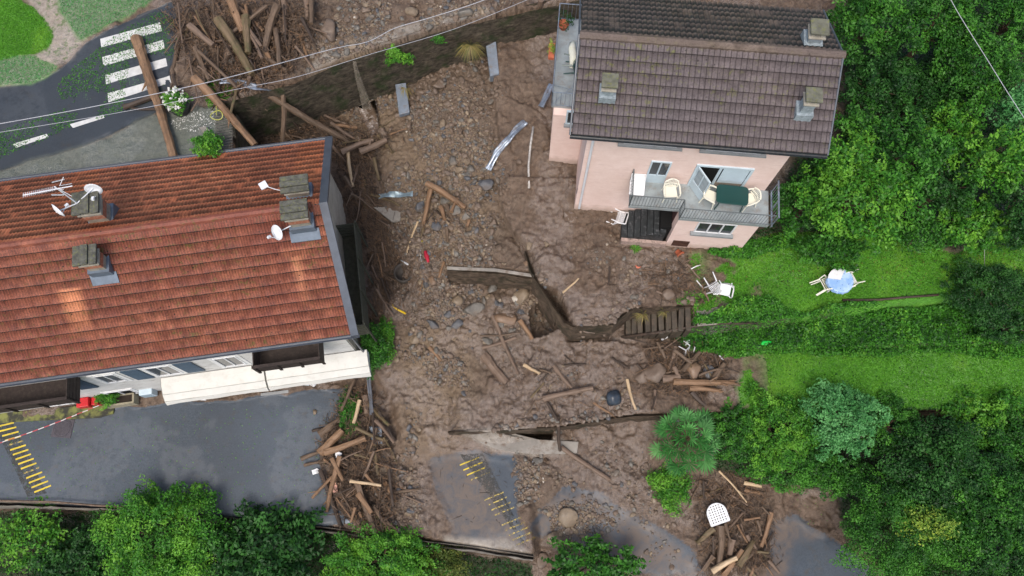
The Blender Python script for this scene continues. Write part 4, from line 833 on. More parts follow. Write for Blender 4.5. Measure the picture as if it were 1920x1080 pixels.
# outdoor steps to the side door
SB=simple('near_black_steps',(.025,.03,.032),.6,.4,.5,4,bump=.4,dirt=(.16,.16,.17),dirtamt=.6)  # near-black concrete with lighter grey patches
es=empty('outdoor_steps',PH.w(2.4,-.8,0),'dark concrete steps rising to the side door under the pink balcony','steps')
for k in range(7):
    u0=2.0+k*.24; MB().fbox(PH,u0,u0+.235,-1.25,-.06,-.6,.35+.16*k).build('step',SB,es,bevel=.01)
MB().fbox(PH,3.4,3.84,-1.1,-.3,-.6,1.52).build('step',DARK,es)
MB().fbox(PH,2.0,3.84,-1.4,-1.26,-.6,.42).build('stringer_wall',simple('flaking_pink_wall',(.45,.33,.28),.8,.2,.3,5,dirt=(.08,.07,.06),dirtamt=.9),es)
MB().fbox(PH,3.842,3.85,-.9,-.35,1.5,3.0).build('side_door',simple('dark_red_brown_door',(.07,.03,.03),.6),ph)
# west annex and its balcony
MB().fbox(PH,-1.22,-.005,2.05,5.2,-1,4.1).build('annex_wall',PINK,ph)
l1=PH.onv(1063,207,2.05); l2=PH.onv(1082,232,2.05); window(PH,l1[0],-.1,2.05,l2[2],l1[2],ph,frame=LBLUE,nm=0); MB().fbox(PH,l1[0]-.05,-.05,1.9,2.047,l2[2]-.1,l2[2]-.01).build('window_sill',GRAYS,ph)
ab=MB().fbox(PH,-1.32,-.01,2.35,6.2,4.104,4.25).build('terrace',BF,ph)
railing(PH,[(-.02,2.32),(-1.32,2.32),(-1.32,6.15),(-.02,6.15)],4.25,1.0,ab,step=.16,mat=GALV)
MB().tube([PH.w(-1.3,3.2,4.3),PH.w(-.1,2.4,5.2)],.012,4).tube([PH.w(-1.3,2.4,4.3),PH.w(-.1,3.2,5.2)],.012,4).build('cross_brace',GALV,ab)
# pink house chimneys
pa=dict(vridge=2.2,ve=-.54,ze=7.5,zr=9.0,ven=4.94); hp=lambda v:7.5+1.5*(v+.54)/2.74 if v<2.2 else 9-1.5*(v-2.2)/2.74
BLR=simple('flaked_blue_grey_render',(.34,.40,.43),.7,.3,.4,7,bump=.4,dirt=(.10,.11,.11),dirtamt=.7)
for px,py,h,w_ in ((1137,190,.55,.36),(1503,222,.75,.36),(1523,85,.5,.42)):
    u,v,z=roofpt(PH,px,py,**pa); v+=w_/2; chimney(PH,u,v,hp(v),h,w_,w_,ph,'slab',MOSSC,BLR,BLR)
MB().box(PH.w(7.0,3.1,hp(3.1)+.15),(.35,.14,.12),rotz(-.1)).build('roof_vent',BLR,ph)
# ------------------------------------------------------------------ furniture
CH={}
def chairmesh(key):
    if key in CH: return CH[key]
    L={}
    m=MB(); V=[];Fc=[]
    for z in (.40,.425):
        for x,y in ((-.23,-.22),(.23,-.22),(.20,.22),(-.20,.22)): V.append((x,y,z))
    m.add(V,[(3,2,1,0),(4,5,6,7),(0,1,5,4),(1,2,6,5),(2,3,7,6),(3,0,4,7)]); L['seat']=m
    m=MB()  # backrest: curved panel with slots, y=+ is back
    n_=9
    for k in range(n_):
        a=-1+2*k/(n_-1); x=a*.235; yb=.22-.05*a*a; top=.86-.10*a*a
        m.box((x,yb+.06,(.46+top)/2),(.028,.02,top-.46),rotxyz(-.2,0,0))
    for zt,dy in ((.86,.10),(.62,.05),(.47,.02)): m.tube([(a*.25,.22-.05*a*a+dy-.02*abs(a),zt-.10*a*a*(zt>.8)) for a in np.linspace(-1,1,9)],.03 if zt>.8 else .018,6)
    L['backrest']=m
    for i,(x,y) in enumerate(((-.25,-.23),(.25,-.23),(-.23,.24),(.23,.24))):
        L['leg%d'%i]=MB().tube([(x*.92,y*.92,.41),(x*1.08,y*1.12,0)],[.032,.022],6)
    for i,s_ in enumerate((-1,1)):
        L['armrest%d'%i]=MB().tube([(s_*.25,-.25,.40),(s_*.29,-.24,.60),(s_*.30,-.18,.64),(s_*.29,.1,.65),(s_*.25,.25,.67)],[.022,.024,.032,.032,.025],6)
    CH[key]=L; return L
def chair(loc,rot,mat,label,group=None,name='plastic_chair',skip=(),cat='chair',sc_=1.):
    r=empty(name,loc,label,cat,group,rot=rot); r.scale=(sc_,)*3
    for k,m in chairmesh('a').items():
        if k in skip: continue
        o=MB(); o.v=m.v; o.f=m.f; o.build(k.rstrip('0123'),mat,r,local=True,smooth=False)
    return r
pa_=math.atan2(PH.u[1],PH.u[0])
def onfloor(px,py,z): return W(px,py,z)
q=onfloor(1254,368,3.3); chair((q[0],q[1],3.3),(0,0,pa_+math.pi*0+.1),CREAMP,'cream plastic chair standing alone by the single balcony door')
q=onfloor(1328,376,3.3); chair((q[0],q[1],3.3),(0,0,pa_+1.15),CREAMP,'white plastic chair at the left end of the dark green balcony table')
q=onfloor(1398,382,3.3); chair((q[0],q[1],3.3),(0,0,pa_-1.15),CREAMP,'white plastic chair at the right end of the dark green balcony table')
q=onfloor(1364,380,3.3); tb=empty('balcony_table',(q[0],q[1],3.3),'dark green plastic table on the pink house balcony','table',rot=(0,0,pa_-.03))
def rr(w_,d_,r,n=6):
    P=[]
    for cx,cy,a0 in ((w_/2-r,d_/2-r,0),(-w_/2+r,d_/2-r,90),(-w_/2+r,-d_/2+r,180),(w_/2-r,-d_/2+r,270)):
        for k in range(n+1): a=math.radians(a0+90*k/n); P.append((cx+math.cos(a)*r,cy+math.sin(a)*r))
    return P
MB().prism([(a*1.0,b) for a,b in rr(1.18,.76,.16)],.72,.68).build('tabletop',GRNP,tb,local=True,bevel=.01)
for x in (-.42,.42):
    for y in (-.28,.28): MB().tube([(x,y,.68),(x*1.15,y*1.2,0)],.028,6).build('leg',GRNP,tb,local=True)
# folded deck chair leaning on balcony, loungers
def lounger(loc,rot,label,mat=WHITE,L=1.0):
    r=empty('sun_lounger',loc,label,'sun lounger',rot=rot); m=MB()
    for x in (-.26,.26): m.tube([(x,-.6*L,.3),(x,.1,.3),(x,.6*L,.55)],.028,6)
    for y,z in ((-.6*L,.3),(.6*L,.55)): m.tube([(-.26,y,z),(.26,y,z)],.025,6)
    m.build('frame',mat,r,local=True); m=MB()
    for k in range(17): t_=-.56*L+1.12*L*k/16; z=.31 if t_<.1 else .31+(t_-.1)*.5; m.box((0,t_,z),(.5,.042,.012))
    m.build('slats',mat,r,local=True)
    for y in (-.45*L,.15):
        for x in (-.24,.24): MB().tube([(x,y,.3),(x*1.05,y-.05,0)],.024,6).build('leg',mat,r,local=True)
    return r
q=onfloor(1196,350,3.3); lounger((q[0]-.05,q[1]+.05,3.3),(.35,0,pa_),'white slatted lounger folded at the left end of the balcony',WHITE,.62)
q=G(1146,411); lounger((q[0],q[1]+.1,q[2]+.28),(math.radians(115),0,pa_+math.pi/2-.25-.0),'white lounger tipped on its side against the pink wall',WHITE,.6)
# garden table with cloth, chairs tipped against it
q=G(1563,535); gt=empty('garden_table',(q[0],q[1],q[2]),'round white garden table on the lawn','table')
MB().disc((0,0,.69),.5,.03,28).build('tabletop',WHITE,gt,local=True)
for k in range(4): a=.78+k*1.57; MB().tube([(math.cos(a)*.3,math.sin(a)*.3,.69),(math.cos(a)*.42,math.sin(a)*.42,0)],.03,6).build('leg',WHITE,gt,local=True)
n=NM('blue_patterned_cloth'); vv=n.vor(9); CL=n.fin(n.mix(n.ramp(vv,.12,.22,1,0),n.mix(n.ramp(n.noise(2.2,3),.4,.6),(.25,.42,.72),(.42,.58,.82)),(.05,.10,.33)),.5,.4)
V=[];Fc=[]; N_=40; 
V.append((0,0,.728)); rings=((.25,.728),(.48,.729),(.515,.715),(.535,.66),(.55,.58))
for j,(r_,z_) in enumerate(rings):
    for k in range(N_+1):
        a=math.radians(62)+math.radians(-250)*k/N_*1.0
        wv=1+(.02*math.sin(k*1.7) if j>2 else 0); V.append((math.cos(a)*r_*wv,math.sin(a)*r_*wv,z_-(.03*math.sin(k*.9) if j>3 else 0)))
for k in range(N_): Fc.append((0,1+k+1,1+k))
for j in range(4):
    for k in range(N_): a=1+j*(N_+1)+k; Fc.append((a,a+1,a+N_+2,a+N_+1))
m=MB().add([(x+q[0],y+q[1],z+q[2]) for x,y,z in V],Fc); o=m.build('tablecloth',CL); sm=o.modifiers.new('s','SOLIDIFY'); sm.thickness=.006; tag(o,'rumpled blue patterned cloth covering most of the round garden table','tablecloth')
tx,ty,tz=q
chair((tx-.98,ty-.28,tz+.33),(math.radians(-62),0,math.radians(-68)),CREAMP,'cream plastic chair tipped with its back onto the left of the round garden table')
chair((tx+.86,ty+.22,tz+.30),(math.radians(-66),0,math.radians(112)),CREAMP,'cream plastic chair tipped against the right of the round garden table')
q=G(1318,522); chair((q[0],q[1],q[2]+.32),(math.radians(105),.2,math.radians(35)),MUDDYW,'overturned white chair nearest the pink house corner at the edge of the debris')
q=G(1348,552); chair((q[0],q[1],q[2]+.80),(math.radians(165),.3,math.radians(160)),WHITE,'upturned white chair lying above the stair landing')
q=G(1275,652); chair((q[0],q[1],q[2]+.1),(1.2,.4,.8),MUDDYW,'broken white chair half buried in the debris below the stairs',skip=('leg0','leg1','armrest0','backrest'),sc_=.8)
def piece(name,pts,r,mat,label,cat,dz=.08,n=6): return tag(MB().tube(pxline(pts,dz),r,n).build(name,mat,smooth=True),label,cat)
piece('plastic_strip',[(1240,637),(1252,631),(1266,628)],.055,MUDDYW,'white plastic strip on the mud right below the stair foot','plastic piece')
piece('plastic_fragment',[(1342,656),(1350,668),(1356,675)],.035,MUDDYW,'thin white plastic fragment at the right of the debris pile near the lawn','plastic piece')
piece('plastic_bag',[(1284,648),(1290,640),(1294,633)],[.03,.10,.03],simple('translucent_white_bag',(.55,.66,.58),.4),'pale crumpled plastic bag in the weeds above the debris pile','bag')
piece('plastic_fragment',[(1296,504),(1306,499),(1313,497)],.022,WHITE,'white plastic rod in the grass by the pink house corner','plastic piece')
# arched lattice seat
q=G(1345,964,.5); R=rotxyz(.1,-.05,math.radians(18)); o=empty('lattice_panel',q,'white arched plastic lattice panel on the driftwood at bottom right','plastic panel')
m=MB(); out=[(-.4,-.38),(.4,-.38)]+[(.4*math.cos(a),.05+.38*math.sin(a)) for a in np.linspace(0,math.pi,13)]
for a,b in zip(out,out[1:]+out[:1]): m.tube([q+R@np.array([a[0],a[1],0]),q+R@np.array([b[0],b[1],0])],.03,6)
for k in range(-3,4):
    x=k*.11; yt=.05+.38*math.sqrt(max(0,1-(x/.4)**2)); c=q+R@np.array([x,(yt-.38)/2,0]); m.box(c,(.062,yt+.38,.02),R)
for k in range(8):
    y=-.34+k*.105; xw=.4 if y<.05 else .4*math.sqrt(max(.01,1-((y-.05)/.38)**2)); m.box(q+R@np.array([0,y,.003]),(2*xw,.05,.022),R)
m.build('lattice',WHITE,o)
# dark tub, buried pipe ring, toy, pots
q=G(1150,746); o=empty('plastic_tub',q,'upturned dark blue grey plastic tub lying in the mud terrace','tub'); R=rotxyz(.5,.25,.3)
DB=simple('dark_blue_plastic',(.035,.05,.07),.35,.5,.4,5,bump=0,dirt=(.1,.08,.06))
m=MB(); V=[];N_=18
for r_,z_ in ((.30,0),(.33,.02),(.27,.05),(.24,.26),(.12,.30),(.0,.30)):
    for k in range(N_): a=2*math.pi*k/N_; V.append(q+R@np.array([math.copysign(abs(math.cos(a))**.7,math.cos(a))*r_,math.copysign(abs(math.sin(a))**.7,math.sin(a))*r_,z_]))
m.add(V,[(j*N_+k,j*N_+(k+1)%N_,(j+1)*N_+(k+1)%N_,(j+1)*N_+k) for j in range(5) for k in range(N_)]); m.build('tub_body',DB,o,smooth=True)
q=G(757,513); V=[];N_=24
for r_,z_ in ((.42,-.1),(.42,.16),(.35,.17),(.34,-.12),(.0,-.14)):
    for k in range(N_): a=2*math.pi*k/N_; V.append(q+np.array([math.cos(a)*r_,math.sin(a)*r_*1.05,z_+.05]))
tag(MB().add(V,[(j*N_+k,j*N_+(k+1)%N_,(j+1)*N_+(k+1)%N_,(j+1)*N_+k) for j in range(4) for k in range(N_)]).build('manhole_ring',simple('muddy_iron_ring',(.06,.05,.04),.6,.4,.4,5),smooth=True),'round muddy manhole ring sunk in the stream bed','manhole ring')
q=G(1433,646); tag(MB().prism([(q[0]-.22,q[1]-.05),(q[0]+.1,q[1]-.12),(q[0]+.24,q[1]+.08),(q[0]-.14,q[1]+.12)],q[2]+.28,q[2]+.16).build('green_dustpan',simple('vivid_green_plastic',(.01,.55,.06),.4,.4,.1),bevel=.03),'vivid green plastic dustpan shaped piece caught in the bank weeds','plastic piece')
def pot(c,r,h,label,plantit=None,rot=(0,0,0),mat=TERRA):
    R=rotxyz(*rot); V=[];N_=16
    for r_,z_ in ((r*.7,0),(r,h),(r*1.08,h),(r*1.08,h*1.0+.02),(r*.9,h+.02),(r*.85,h*.8),(0,h*.8)):
        for k in range(N_): a=2*math.pi*k/N_; V.append(np.array(c)+R@np.array([math.cos(a)*r_,math.sin(a)*r_,z_]))
    o=empty('flower_pot',c,label,'flower pot'); MB().add(V,[(j*N_+k,j*N_+(k+1)%N_,(j+1)*N_+(k+1)%N_,(j+1)*N_+k) for j in range(6) for k in range(N_)]).build('pot_body',mat,o,smooth=True)
    if plantit:
        P,Nn,t=crownpts(np.array(c)+[0,0,h+.15],r*1.6,r*1.6,.25,plantit[1],14,.5); leaves(P,Nn,.07,.4,'plant_growth',LEAF[plantit[0]],o,t)
c=W(1056,52,4.26); pot(c,.2,.25,'terracotta pot with a straggly plant on the narrow side terrace',('dark',350))
q=G(1197,497); pot(q+np.array([0,0,.02]),.16,.14,'orange pot upside down in the open mud below the steps',None,(2.7,.2,0),simple('orange_red_plastic',(.60,.16,.09),.5))
q=G(1269,472); pot(q+np.array([0,0,.05]),.17,.22,'tipped terracotta pot beside the cellar vent of the pink house',None,(1.3,.4,.5),TERRA)
c=PH.w(-1.52,4.55,4.3); o=empty('window_box',c,'small orange planter hung outside the side terrace railing','planter'); MB().fbox(PH,-1.6,-1.38,4.25,4.9,4.35,4.5).build('trough',TERRA,o); P,Nn,t=crownpts(PH.w(-1.52,4.6,4.62),.14,.3,.1,300,10,.5); leaves(P,Nn,.05,.5,'plant_growth',LEAF['yellow'],o,t)
c=PH.w(-.98,4.0,4.26); chair((c[0],c[1],c[2]+.28),(math.radians(80),0,math.radians(80)),GRNP,'dark green plastic chair tipped over on the narrow side terrace')
c=PH.w(-.66,4.3,4.6); tag(MB().tube([c+np.array([0,.5,.15]),c+np.array([-.05,.2,.2]),c+np.array([0,-.2,.15]),c+np.array([-.08,-.5,0])],[.12,.15,.14,.08],8,.15).build('cloth_bundle',simple('white_yellowish_cloth',(.7,.7,.6),.8,.1,.1,6,bump=.4,dirt=(.5,.48,.2)),smooth=True),'white cloth bundle draped over the green chair on the side terrace','cloth')
# ------------------------------------------------------------------ driftwood
NW={'log':0,'branch':0}
def wlabel(o,lab,kind,group): tag(o,lab,kind,group)
def logobj(A,B,r,tone,label,group=None,kind=None,split=False,bend=.06,fork=False):
    A=np.array(A);B=np.array(B); L=np.linalg.norm(B-A); n_=max(4,int(L/.28)+2); side=np.cross(B-A,[0,0,1]); side/=np.linalg.norm(side)+1e-9
    b1=(random.random()-.5)*2*bend*L; ph=random.random()*6; kind=kind or ('log' if r>.075 else 'branch')
    # build along local Z so that the bark grain follows the trunk
    ts=np.linspace(0,1,n_); loc=[(b1*math.sin(math.pi*t)+.006*math.sin(ph+9*t), .006*math.sin(ph*2+7*t), t*L) for t in ts]
    rs=[r*(1.08-.3*t)*(1+.05*math.sin(ph+t*13)) for t in ts]
    if split: rs[-1]*=.45; rs[-2]*=.8
    m=MB().tube(loc,rs,8 if r>.05 else 6,.13)
    if split:
        for k in range(4): a=k*1.6+ph; m.tube([(b1*0+math.cos(a)*r*.45,math.sin(a)*r*.45,L*.93),(math.cos(a)*r*.5,math.sin(a)*r*.5,L*(1.02+.08*random.random()))],[r*.3,.008],4)
    if fork or (r>.04 and random.random()<.3):
        for k in range(random.choice((1,1,2))):
            t=.25+.6*random.random(); a=random.random()*6.28; c=np.array([b1*math.sin(math.pi*t),0,t*L]); q=c+np.array([math.cos(a)*.22,math.sin(a)*.22,.14+.2*random.random()])*(1+min(1.2,L*.25)); m.tube([c,(c+q)/2+np.array([0,0,.02]),q],[r*.38,r*.28,r*.08],5,.1)
    o=m.build(kind,WOOD[tone],local=True,smooth=False); o.location=A; o.rotation_euler=Vector(B-A).to_track_quat('Z','Y').to_euler(); ORG[o.name]=A
    wlabel(o,label,kind,group); return o
def plog(x0,y0,x1,y1,wpx,tone,label,dz0=0.,dz1=0.,**k):
    r=wpx/2/46.; a=G(x0,y0,r*.6+dz0); b=G(x1,y1,r*.6+dz1); return logobj(a,b,r,tone,label,**k)
HL=[ # x0,y0,x1,y1,width px,tone,label,dz0,dz1,split
(255,72,328,300,19,'orange','long bare orange brown trunk lying across the zebra crossing',.1,.15,0),
(500,175,650,262,13,'brown','long forked trunk slanting from the bent guardrail to the red roof corner',.3,.8,1),
(530,165,529,268,10,'brown','upright thin trunk standing between the guardrail and the red roof',.3,1.4,0),
(355,47,400,85,13,'mud','grey brown bent log near the left end of the upper jam',.5,.4,0),
(366,88,392,150,10,'brown','smooth brown pole pointing down at the left of the upper jam',.5,.3,0),
(408,35,473,140,18,'moss','long thick mossy trunk through the middle of the upper jam',.6,.4,0),
(460,30,465,100,16,'moss','straight mossy trunk just right of the long mossy one',.5,.4,0),
(519,10,494,110,15,'brown','trunk with a flared root foot in the upper jam',.5,.3,0),
(432,0,455,60,16,'orange','orange log with moss at the top edge of the jam',.7,.5,0),
(532,0,534,62,11,'mud','upright pale brown log at the top edge right of the flared trunk',.3,.2,0),
(574,0,575,38,10,'mud','straight sawn log at the top edge in the middle of the frame top',.3,.2,0),
(586,0,582,44,6,'brown','thin log beside the straight sawn log at the top edge',.2,.1,0),
(524,0,525,52,5,'brown','thin reddish pole between two upright logs at the top',.35,.2,0),
(545,62,538,108,7,'brown','short leaning pole right of the flared trunk',.15,.1,0),
(563,68,576,106,6,'orange','short orange stick on the upper mud above the wall',.1,.1,0),
(592,52,579,92,6,'brown','short dark stick next to the orange stick on the upper mud',.1,.1,0),
(1014,0,1009,40,10,'mud','bare trunk hanging over the upper wall beside the pink house',.35,.1,0),
(232,201,340,163,10,'dark','dark branch lying from the long trunk to the white flower planter',.08,.1,0),
(300,205,246,203,5,'dark','thin dark twig across the lower end of the road markings',.05,.05,0),
(345,205,325,140,8,'dark','dark upright trunk beside the white flower planter',.3,.3,0),
(640,285,700,262,12,'mud','curved grey brown root log at the red roof corner',.5,.4,0),
(675,284,725,262,14,'mud','thick stubby log right of the red roof corner',.4,.3,0),
(645,330,660,352,8,'brown','short snag at the top of the debris slope beside the gable',.3,.2,0),
(652,285,662,350,7,'pale','slim pale pole pointing down beside the roof verge',.3,.2,0),
(800,343,873,390,13,'orange','thick reddish brown log in the centre of the stream bed',.35,.15,0),
(807,355,794,420,10,'orange','reddish split log leaning down from the thick central log',.25,.1,1),
(826,388,834,412,9,'orange','short orange log end below the central log',.15,.1,0),
(838,385,850,415,8,'brown','short brown plank end right of the orange log end',.15,.1,0),
(837,425,839,453,7,'brown','narrow upright stick in the stream mud under the log cluster',.1,.05,0),
(846,398,858,372,7,'orange','orange stub between the stones of the central cluster',.2,.15,0),
(880,412,876,425,7,'orange','tiny orange stub at the right of the central cluster',.1,.1,0),
(784,415,763,474,4,'pale','long thin pale bent stick in the middle of the stream bed',.05,.05,0),
(833,490,823,520,5,'orange','thin orange stick near the left end of the concrete sill',.05,.05,0),
(924,592,972,702,8,'mud','long grey pole lying diagonally below the dark channel hole',.15,.1,0),
(974,600,998,636,10,'orange','orange plank standing in the dark channel hole',.3,.3,0),
(904,652,968,632,7,'mud','pale brown stick across the long grey pole',.15,.2,0),
(900,630,975,624,4,'brown','thin reddish stick crossing above the pale brown stick',.2,.2,0),
(805,651,827,677,8,'orange','short orange split log alone on the tan mud at left centre',.08,.08,0),
(908,665,950,718,20,'mud','mud coated thick log half buried at the left of the mud terrace',-.12,-.12,0),
(983,684,1012,700,7,'pale','short pale stick with a bare end on the mud terrace',.08,.06,0),
(1012,693,1035,700,5,'brown','small stick touching the pale ended stick on the mud terrace',.06,.06,0),
(1038,685,1072,727,8,'mud','grey stick above the long horizontal beam on the mud terrace',.06,.08,0),
(1018,748,1112,727,11,'mud','long horizontal grey beam on the mud terrace',.12,.12,0),
(1000,755,1022,747,4,'mud','thin tail branch at the left end of the horizontal beam',.04,.06,0),
(1026,755,1046,790,6,'dark','dark bent branch dropping from the beam to the terrace edge',.1,.1,0),
(1046,780,1050,845,8,'dark','dark pole hanging over the terrace edge wall',.1,.3,0),
(1003,822,1028,867,9,'brown','brown log below the black gap in the terrace wall',.1,.08,0),
(1052,838,1145,900,10,'mud','long branching pole on the lower mud left of the palm',.12,.08,0),
(1037,690,1010,718,4,'dark','thin dark forked twig on the mud terrace',.05,.05,0),
(1176,711,1192,768,6,'pale','bright split stake right of the dark tub',.08,.08,0),
(1113,755,1150,778,5,'orange','thin reddish stake at the front edge of the mud terrace',.06,.06,0),
(1055,549,1085,522,4,'pale','thin pale stick on the open mud of the forecourt',.04,.04,0),
(1143,500,1141,534,4,'dark','thin dark twig alone in the forecourt mud',.03,.03,0),
(1262,715,1376,716,13,'orange','longest split log with a bright torn end beside the lower lawn',.25,.2,1),
(1292,728,1352,733,11,'orange','second split log just below the longest one beside the lawn',.2,.2,1),
(1242,710,1275,706,15,'mud','fat mud coated log stub in the debris below the stairs',.15,.15,0),
(1280,695,1312,660,9,'brown','steep brown trunk in the debris pile below the stairs',.3,.35,0),
(1296,735,1322,760,11,'dark','dark wet log poking out above the palm',.15,.1,0),
(1233,642,1240,660,7,'brown','short upright log at the left of the debris pile below the stairs',.2,.2,0),
(1240,655,1247,672,7,'brown','short log leaning on its neighbour in the debris below the stairs',.2,.15,0),
(1310,704,1355,690,5,'brown','thin reddish branch across the right of the debris pile',.3,.3,0),
(1338,710,1358,682,12,'brown','split brown slab of wood at the lawn edge',.2,.25,0),
(1170,632,1245,655,1,'dark','dark twig at the foot of the stone stairs',.05,.05,0),
(1348,883,1400,942,4,'pale','long thin straw coloured stick above the driftwood at bottom right',.25,.2,0),
(1395,905,1428,912,8,'pale','short pale log under the hedge at bottom right',.15,.15,0),
(1396,918,1425,925,7,'orange','short orange log below the pale log under the hedge',.12,.12,0),
(1446,960,1427,1025,9,'orange','leaning orange brown log at the edge of the lower right asphalt',.25,.15,0),
(1352,985,1348,1060,14,'brown','upright trunk below the white arched lattice',.25,.2,0),
(1338,990,1308,1020,12,'moss','mossy log fanning to the left below the white lattice',.2,.15,0),
(1338,1042,1318,1070,10,'brown','log stub at the bottom left of the fan of driftwood',.2,.15,0),
(1335,1072,1382,1046,12,'pale','pale bark stripped log across the bottom right driftwood',.4,.45,0),
(1384,1060,1412,1015,14,'moss','greenish split log leaning up right of the pale stripped one',.3,.35,1),
(1355,1080,1392,1030,11,'orange','orange brown trunk crossing under the pale stripped log',.25,.3,0),
(1374,1010,1368,1040,13,'mud','muddy stump of a trunk in the middle of the fan',.15,.15,0),
(1420,975,1428,1005,6,'brown','short brown stick right of the fan of driftwood',.2,.15,0),
(1430,1040,1450,1000,5,'dark','dark thin branch beside the lower right asphalt',.2,.2,0),
(1395,975,1425,970,5,'orange','thin orange cross stick above the fan of driftwood',.25,.25,0),
(600,850,642,806,17,'orange','big orange brown trunk in the road heap',.35,.4,0),
(598,815,635,785,14,'brown','split brown trunk above the big orange one in the road heap',.3,.35,1),
(608,848,685,820,13,'orange','curved flayed trunk pointing right in the road heap',.5,.5,0),
(565,860,600,847,9,'brown','brown branch reaching onto the clean asphalt',.15,.3,1),
(570,872,612,866,6,'brown','second thinner branch reaching onto the clean asphalt',.1,.2,0),
(638,855,612,960,10,'orange','long straight orange pole at the left face of the road heap',.5,.1,0),
(600,880,640,990,9,'dark','dark curved pole along the asphalt edge of the road heap',.25,.1,0),
(668,900,705,1000,13,'brown','long trunk pointing down through the middle of the road heap',.5,.3,0),
(656,902,715,910,6,'pale','pale split batten in the middle of the road heap',.7,.6,0),
(722,905,742,940,10,'orange','short orange log at the right of the road heap',.15,.1,0),
(700,950,733,995,8,'brown','brown log low down on the right of the road heap',.3,.15,1),
(674,750,663,794,8,'pale','pale pointed splinter high in the road heap',.4,.4,0),
(664,712,640,770,7,'brown','brown pole from the awning corner into the road heap',.4,.4,0),
(686,890,705,910,6,'orange','short red brown stick near the pale batten',.6,.6,0),
(672,925,697,962,12,'orange','stout orange trunk piece low in the road heap',.5,.4,0),
(684,742,688,776,14,'mud','mud covered log beside the grey metal rail',.2,.2,0),
(630,800,585,808,7,'dark','dark spiky branch lying on the asphalt at the top of the road heap',.25,.05,0),
(0,1,1,1,0,'','',0,0,0),
]
for h in HL:
    if h[4]==0: continue
    plog(h[0],h[1],h[2],h[3],max(h[4],2),h[5],h[6],h[7],h[8],split=bool(h[9]),bend=.03)
logobj(W(364,145,3.05),W(478,272,2.45),.17,'orange','thick orange stripped trunk leaning down beside the slatted deck',bend=.01)
logobj(W(430,150,2.95),W(500,205,1.2),.07,'mud','mud grey log slipping over the wall below the bent guardrail',bend=.02)
logobj(W(372,95,3.2),W(445,165,2.9),.07,'brown','brown log lying across the top end of the stripped trunk',bend=.02)
def pip(x,y,P):
    c=False; n_=len(P)
    for i in range(n_):
        (xa,ya),(xb,yb)=P[i],P[(i+1)%n_]
        if (ya>y)!=(yb>y) and x<(xb-xa)*(y-ya)/(yb-ya)+xa: c=not c
    return c
def inside(P):
    xs_=[p[0] for p in P]; ys_=[p[1] for p in P]
    while 1:
        x=random.uniform(min(xs_),max(xs_)); y=random.uniform(min(ys_),max(ys_))
        if pip(x,y,P): return x,y
HEAPS=[ # poly, count, angle deg (image, 90 = vertical), spread, length range px, width range, pile height, where, twigs
([(330,0),(600,0),(585,95),(480,155),(390,155),(345,110),(310,50)],66,75,38,(34,85),(3,11),.6,'upper jam beside the zebra crossing',4200),
([(470,190),(560,190),(760,262),(700,300),(640,290),(620,260),(480,265)],24,15,35,(22,60),(3,9),.45,'jam behind the red roof corner',2200),
([(632,290),(690,290),(735,470),(735,560),(700,610),(690,480),(650,390)],28,60,25,(22,60),(3,7),.25,'debris slope along the gable',3600),
([(640,740),(700,720),(735,870),(745,960),(715,1003),(655,985),(615,900),(600,840)],58,65,50,(26,66),(2,9),.55,'driftwood heap on the lower road',4000),
([(1215,645),(1330,650),(1360,690),(1330,740),(1215,735)],20,40,60,(18,45),(3,9),.3,'debris pile below the stone stairs',2000),
([(1305,900),(1400,890),(1440,920),(1450,1050),(1400,1078),(1315,1075)],28,70,45,(18,55),(3,8),.3,'driftwood fan at bottom right',2400),
([(400,130),(560,120),(570,160),(520,190),(420,200)],18,60,45,(22,55),(2,7),.5,'tangle spilling over the upper wall',1300),
([(780,360),(850,380),(870,430),(790,430)],6,75,30,(15,32),(4,7),.12,'log cluster in the middle of the stream bed',150),
([(930,650),(1200,650),(1200,760),(930,790)],8,40,60,(15,40),(3,6),.03,'mud terrace in front of the stairs',500),
([(1280,480),(1350,530),(1330,560),(1240,560),(1200,500)],8,30,50,(14,34),(3,5),.06,'debris fringe beside the upturned chairs',700),
([(740,470),(830,470),(840,560),(760,590)],8,70,40,(14,34),(2,5),.06,'stream bed left of the concrete sill',500)]
SZ=[(9,'thick'),(6,'medium'),(0,'thin')]
TONEW={'orange':'orange brown','brown':'brown','mud':'mud grey','dark':'dark wet','moss':'mossy','pale':'pale stripped'}
twV=[];twR=[]
for P,cnt,ang,spr,(l0,l1),(w0,w1),ph_,where,tw in HEAPS:
    for k in range(cnt):
        x,y=inside(P); L=random.uniform(l0,l1)*1.1; a=math.radians(ang+random.gauss(0,spr)); wp=w0+(w1-w0)*random.random()**2.3; tone=random.choice(['brown','brown','mud','orange','dark','moss','mud','mud','dark'])
        dz=random.random()*ph_; sz='thick' if wp>8.5 else 'medium' if wp>5.5 else 'thin'; kd='log' if wp>7 else 'branch'
        x1,y1=x+math.cos(a)*L,y+math.sin(a)*L; xm,ym=x-math.cos(a)*L*.0,y
        plog(xm,ym,x1,y1,wp,tone,'%s %s %s in the %s'%(sz,TONEW[tone],kd,where),dz,max(0.03,dz+random.uniform(-.25,.2)),group='%ss in the %s'%(kd,where),kind=kd,bend=.035,split=random.random()<.3)
    twV.append((P,tw,ang,spr,ph_))
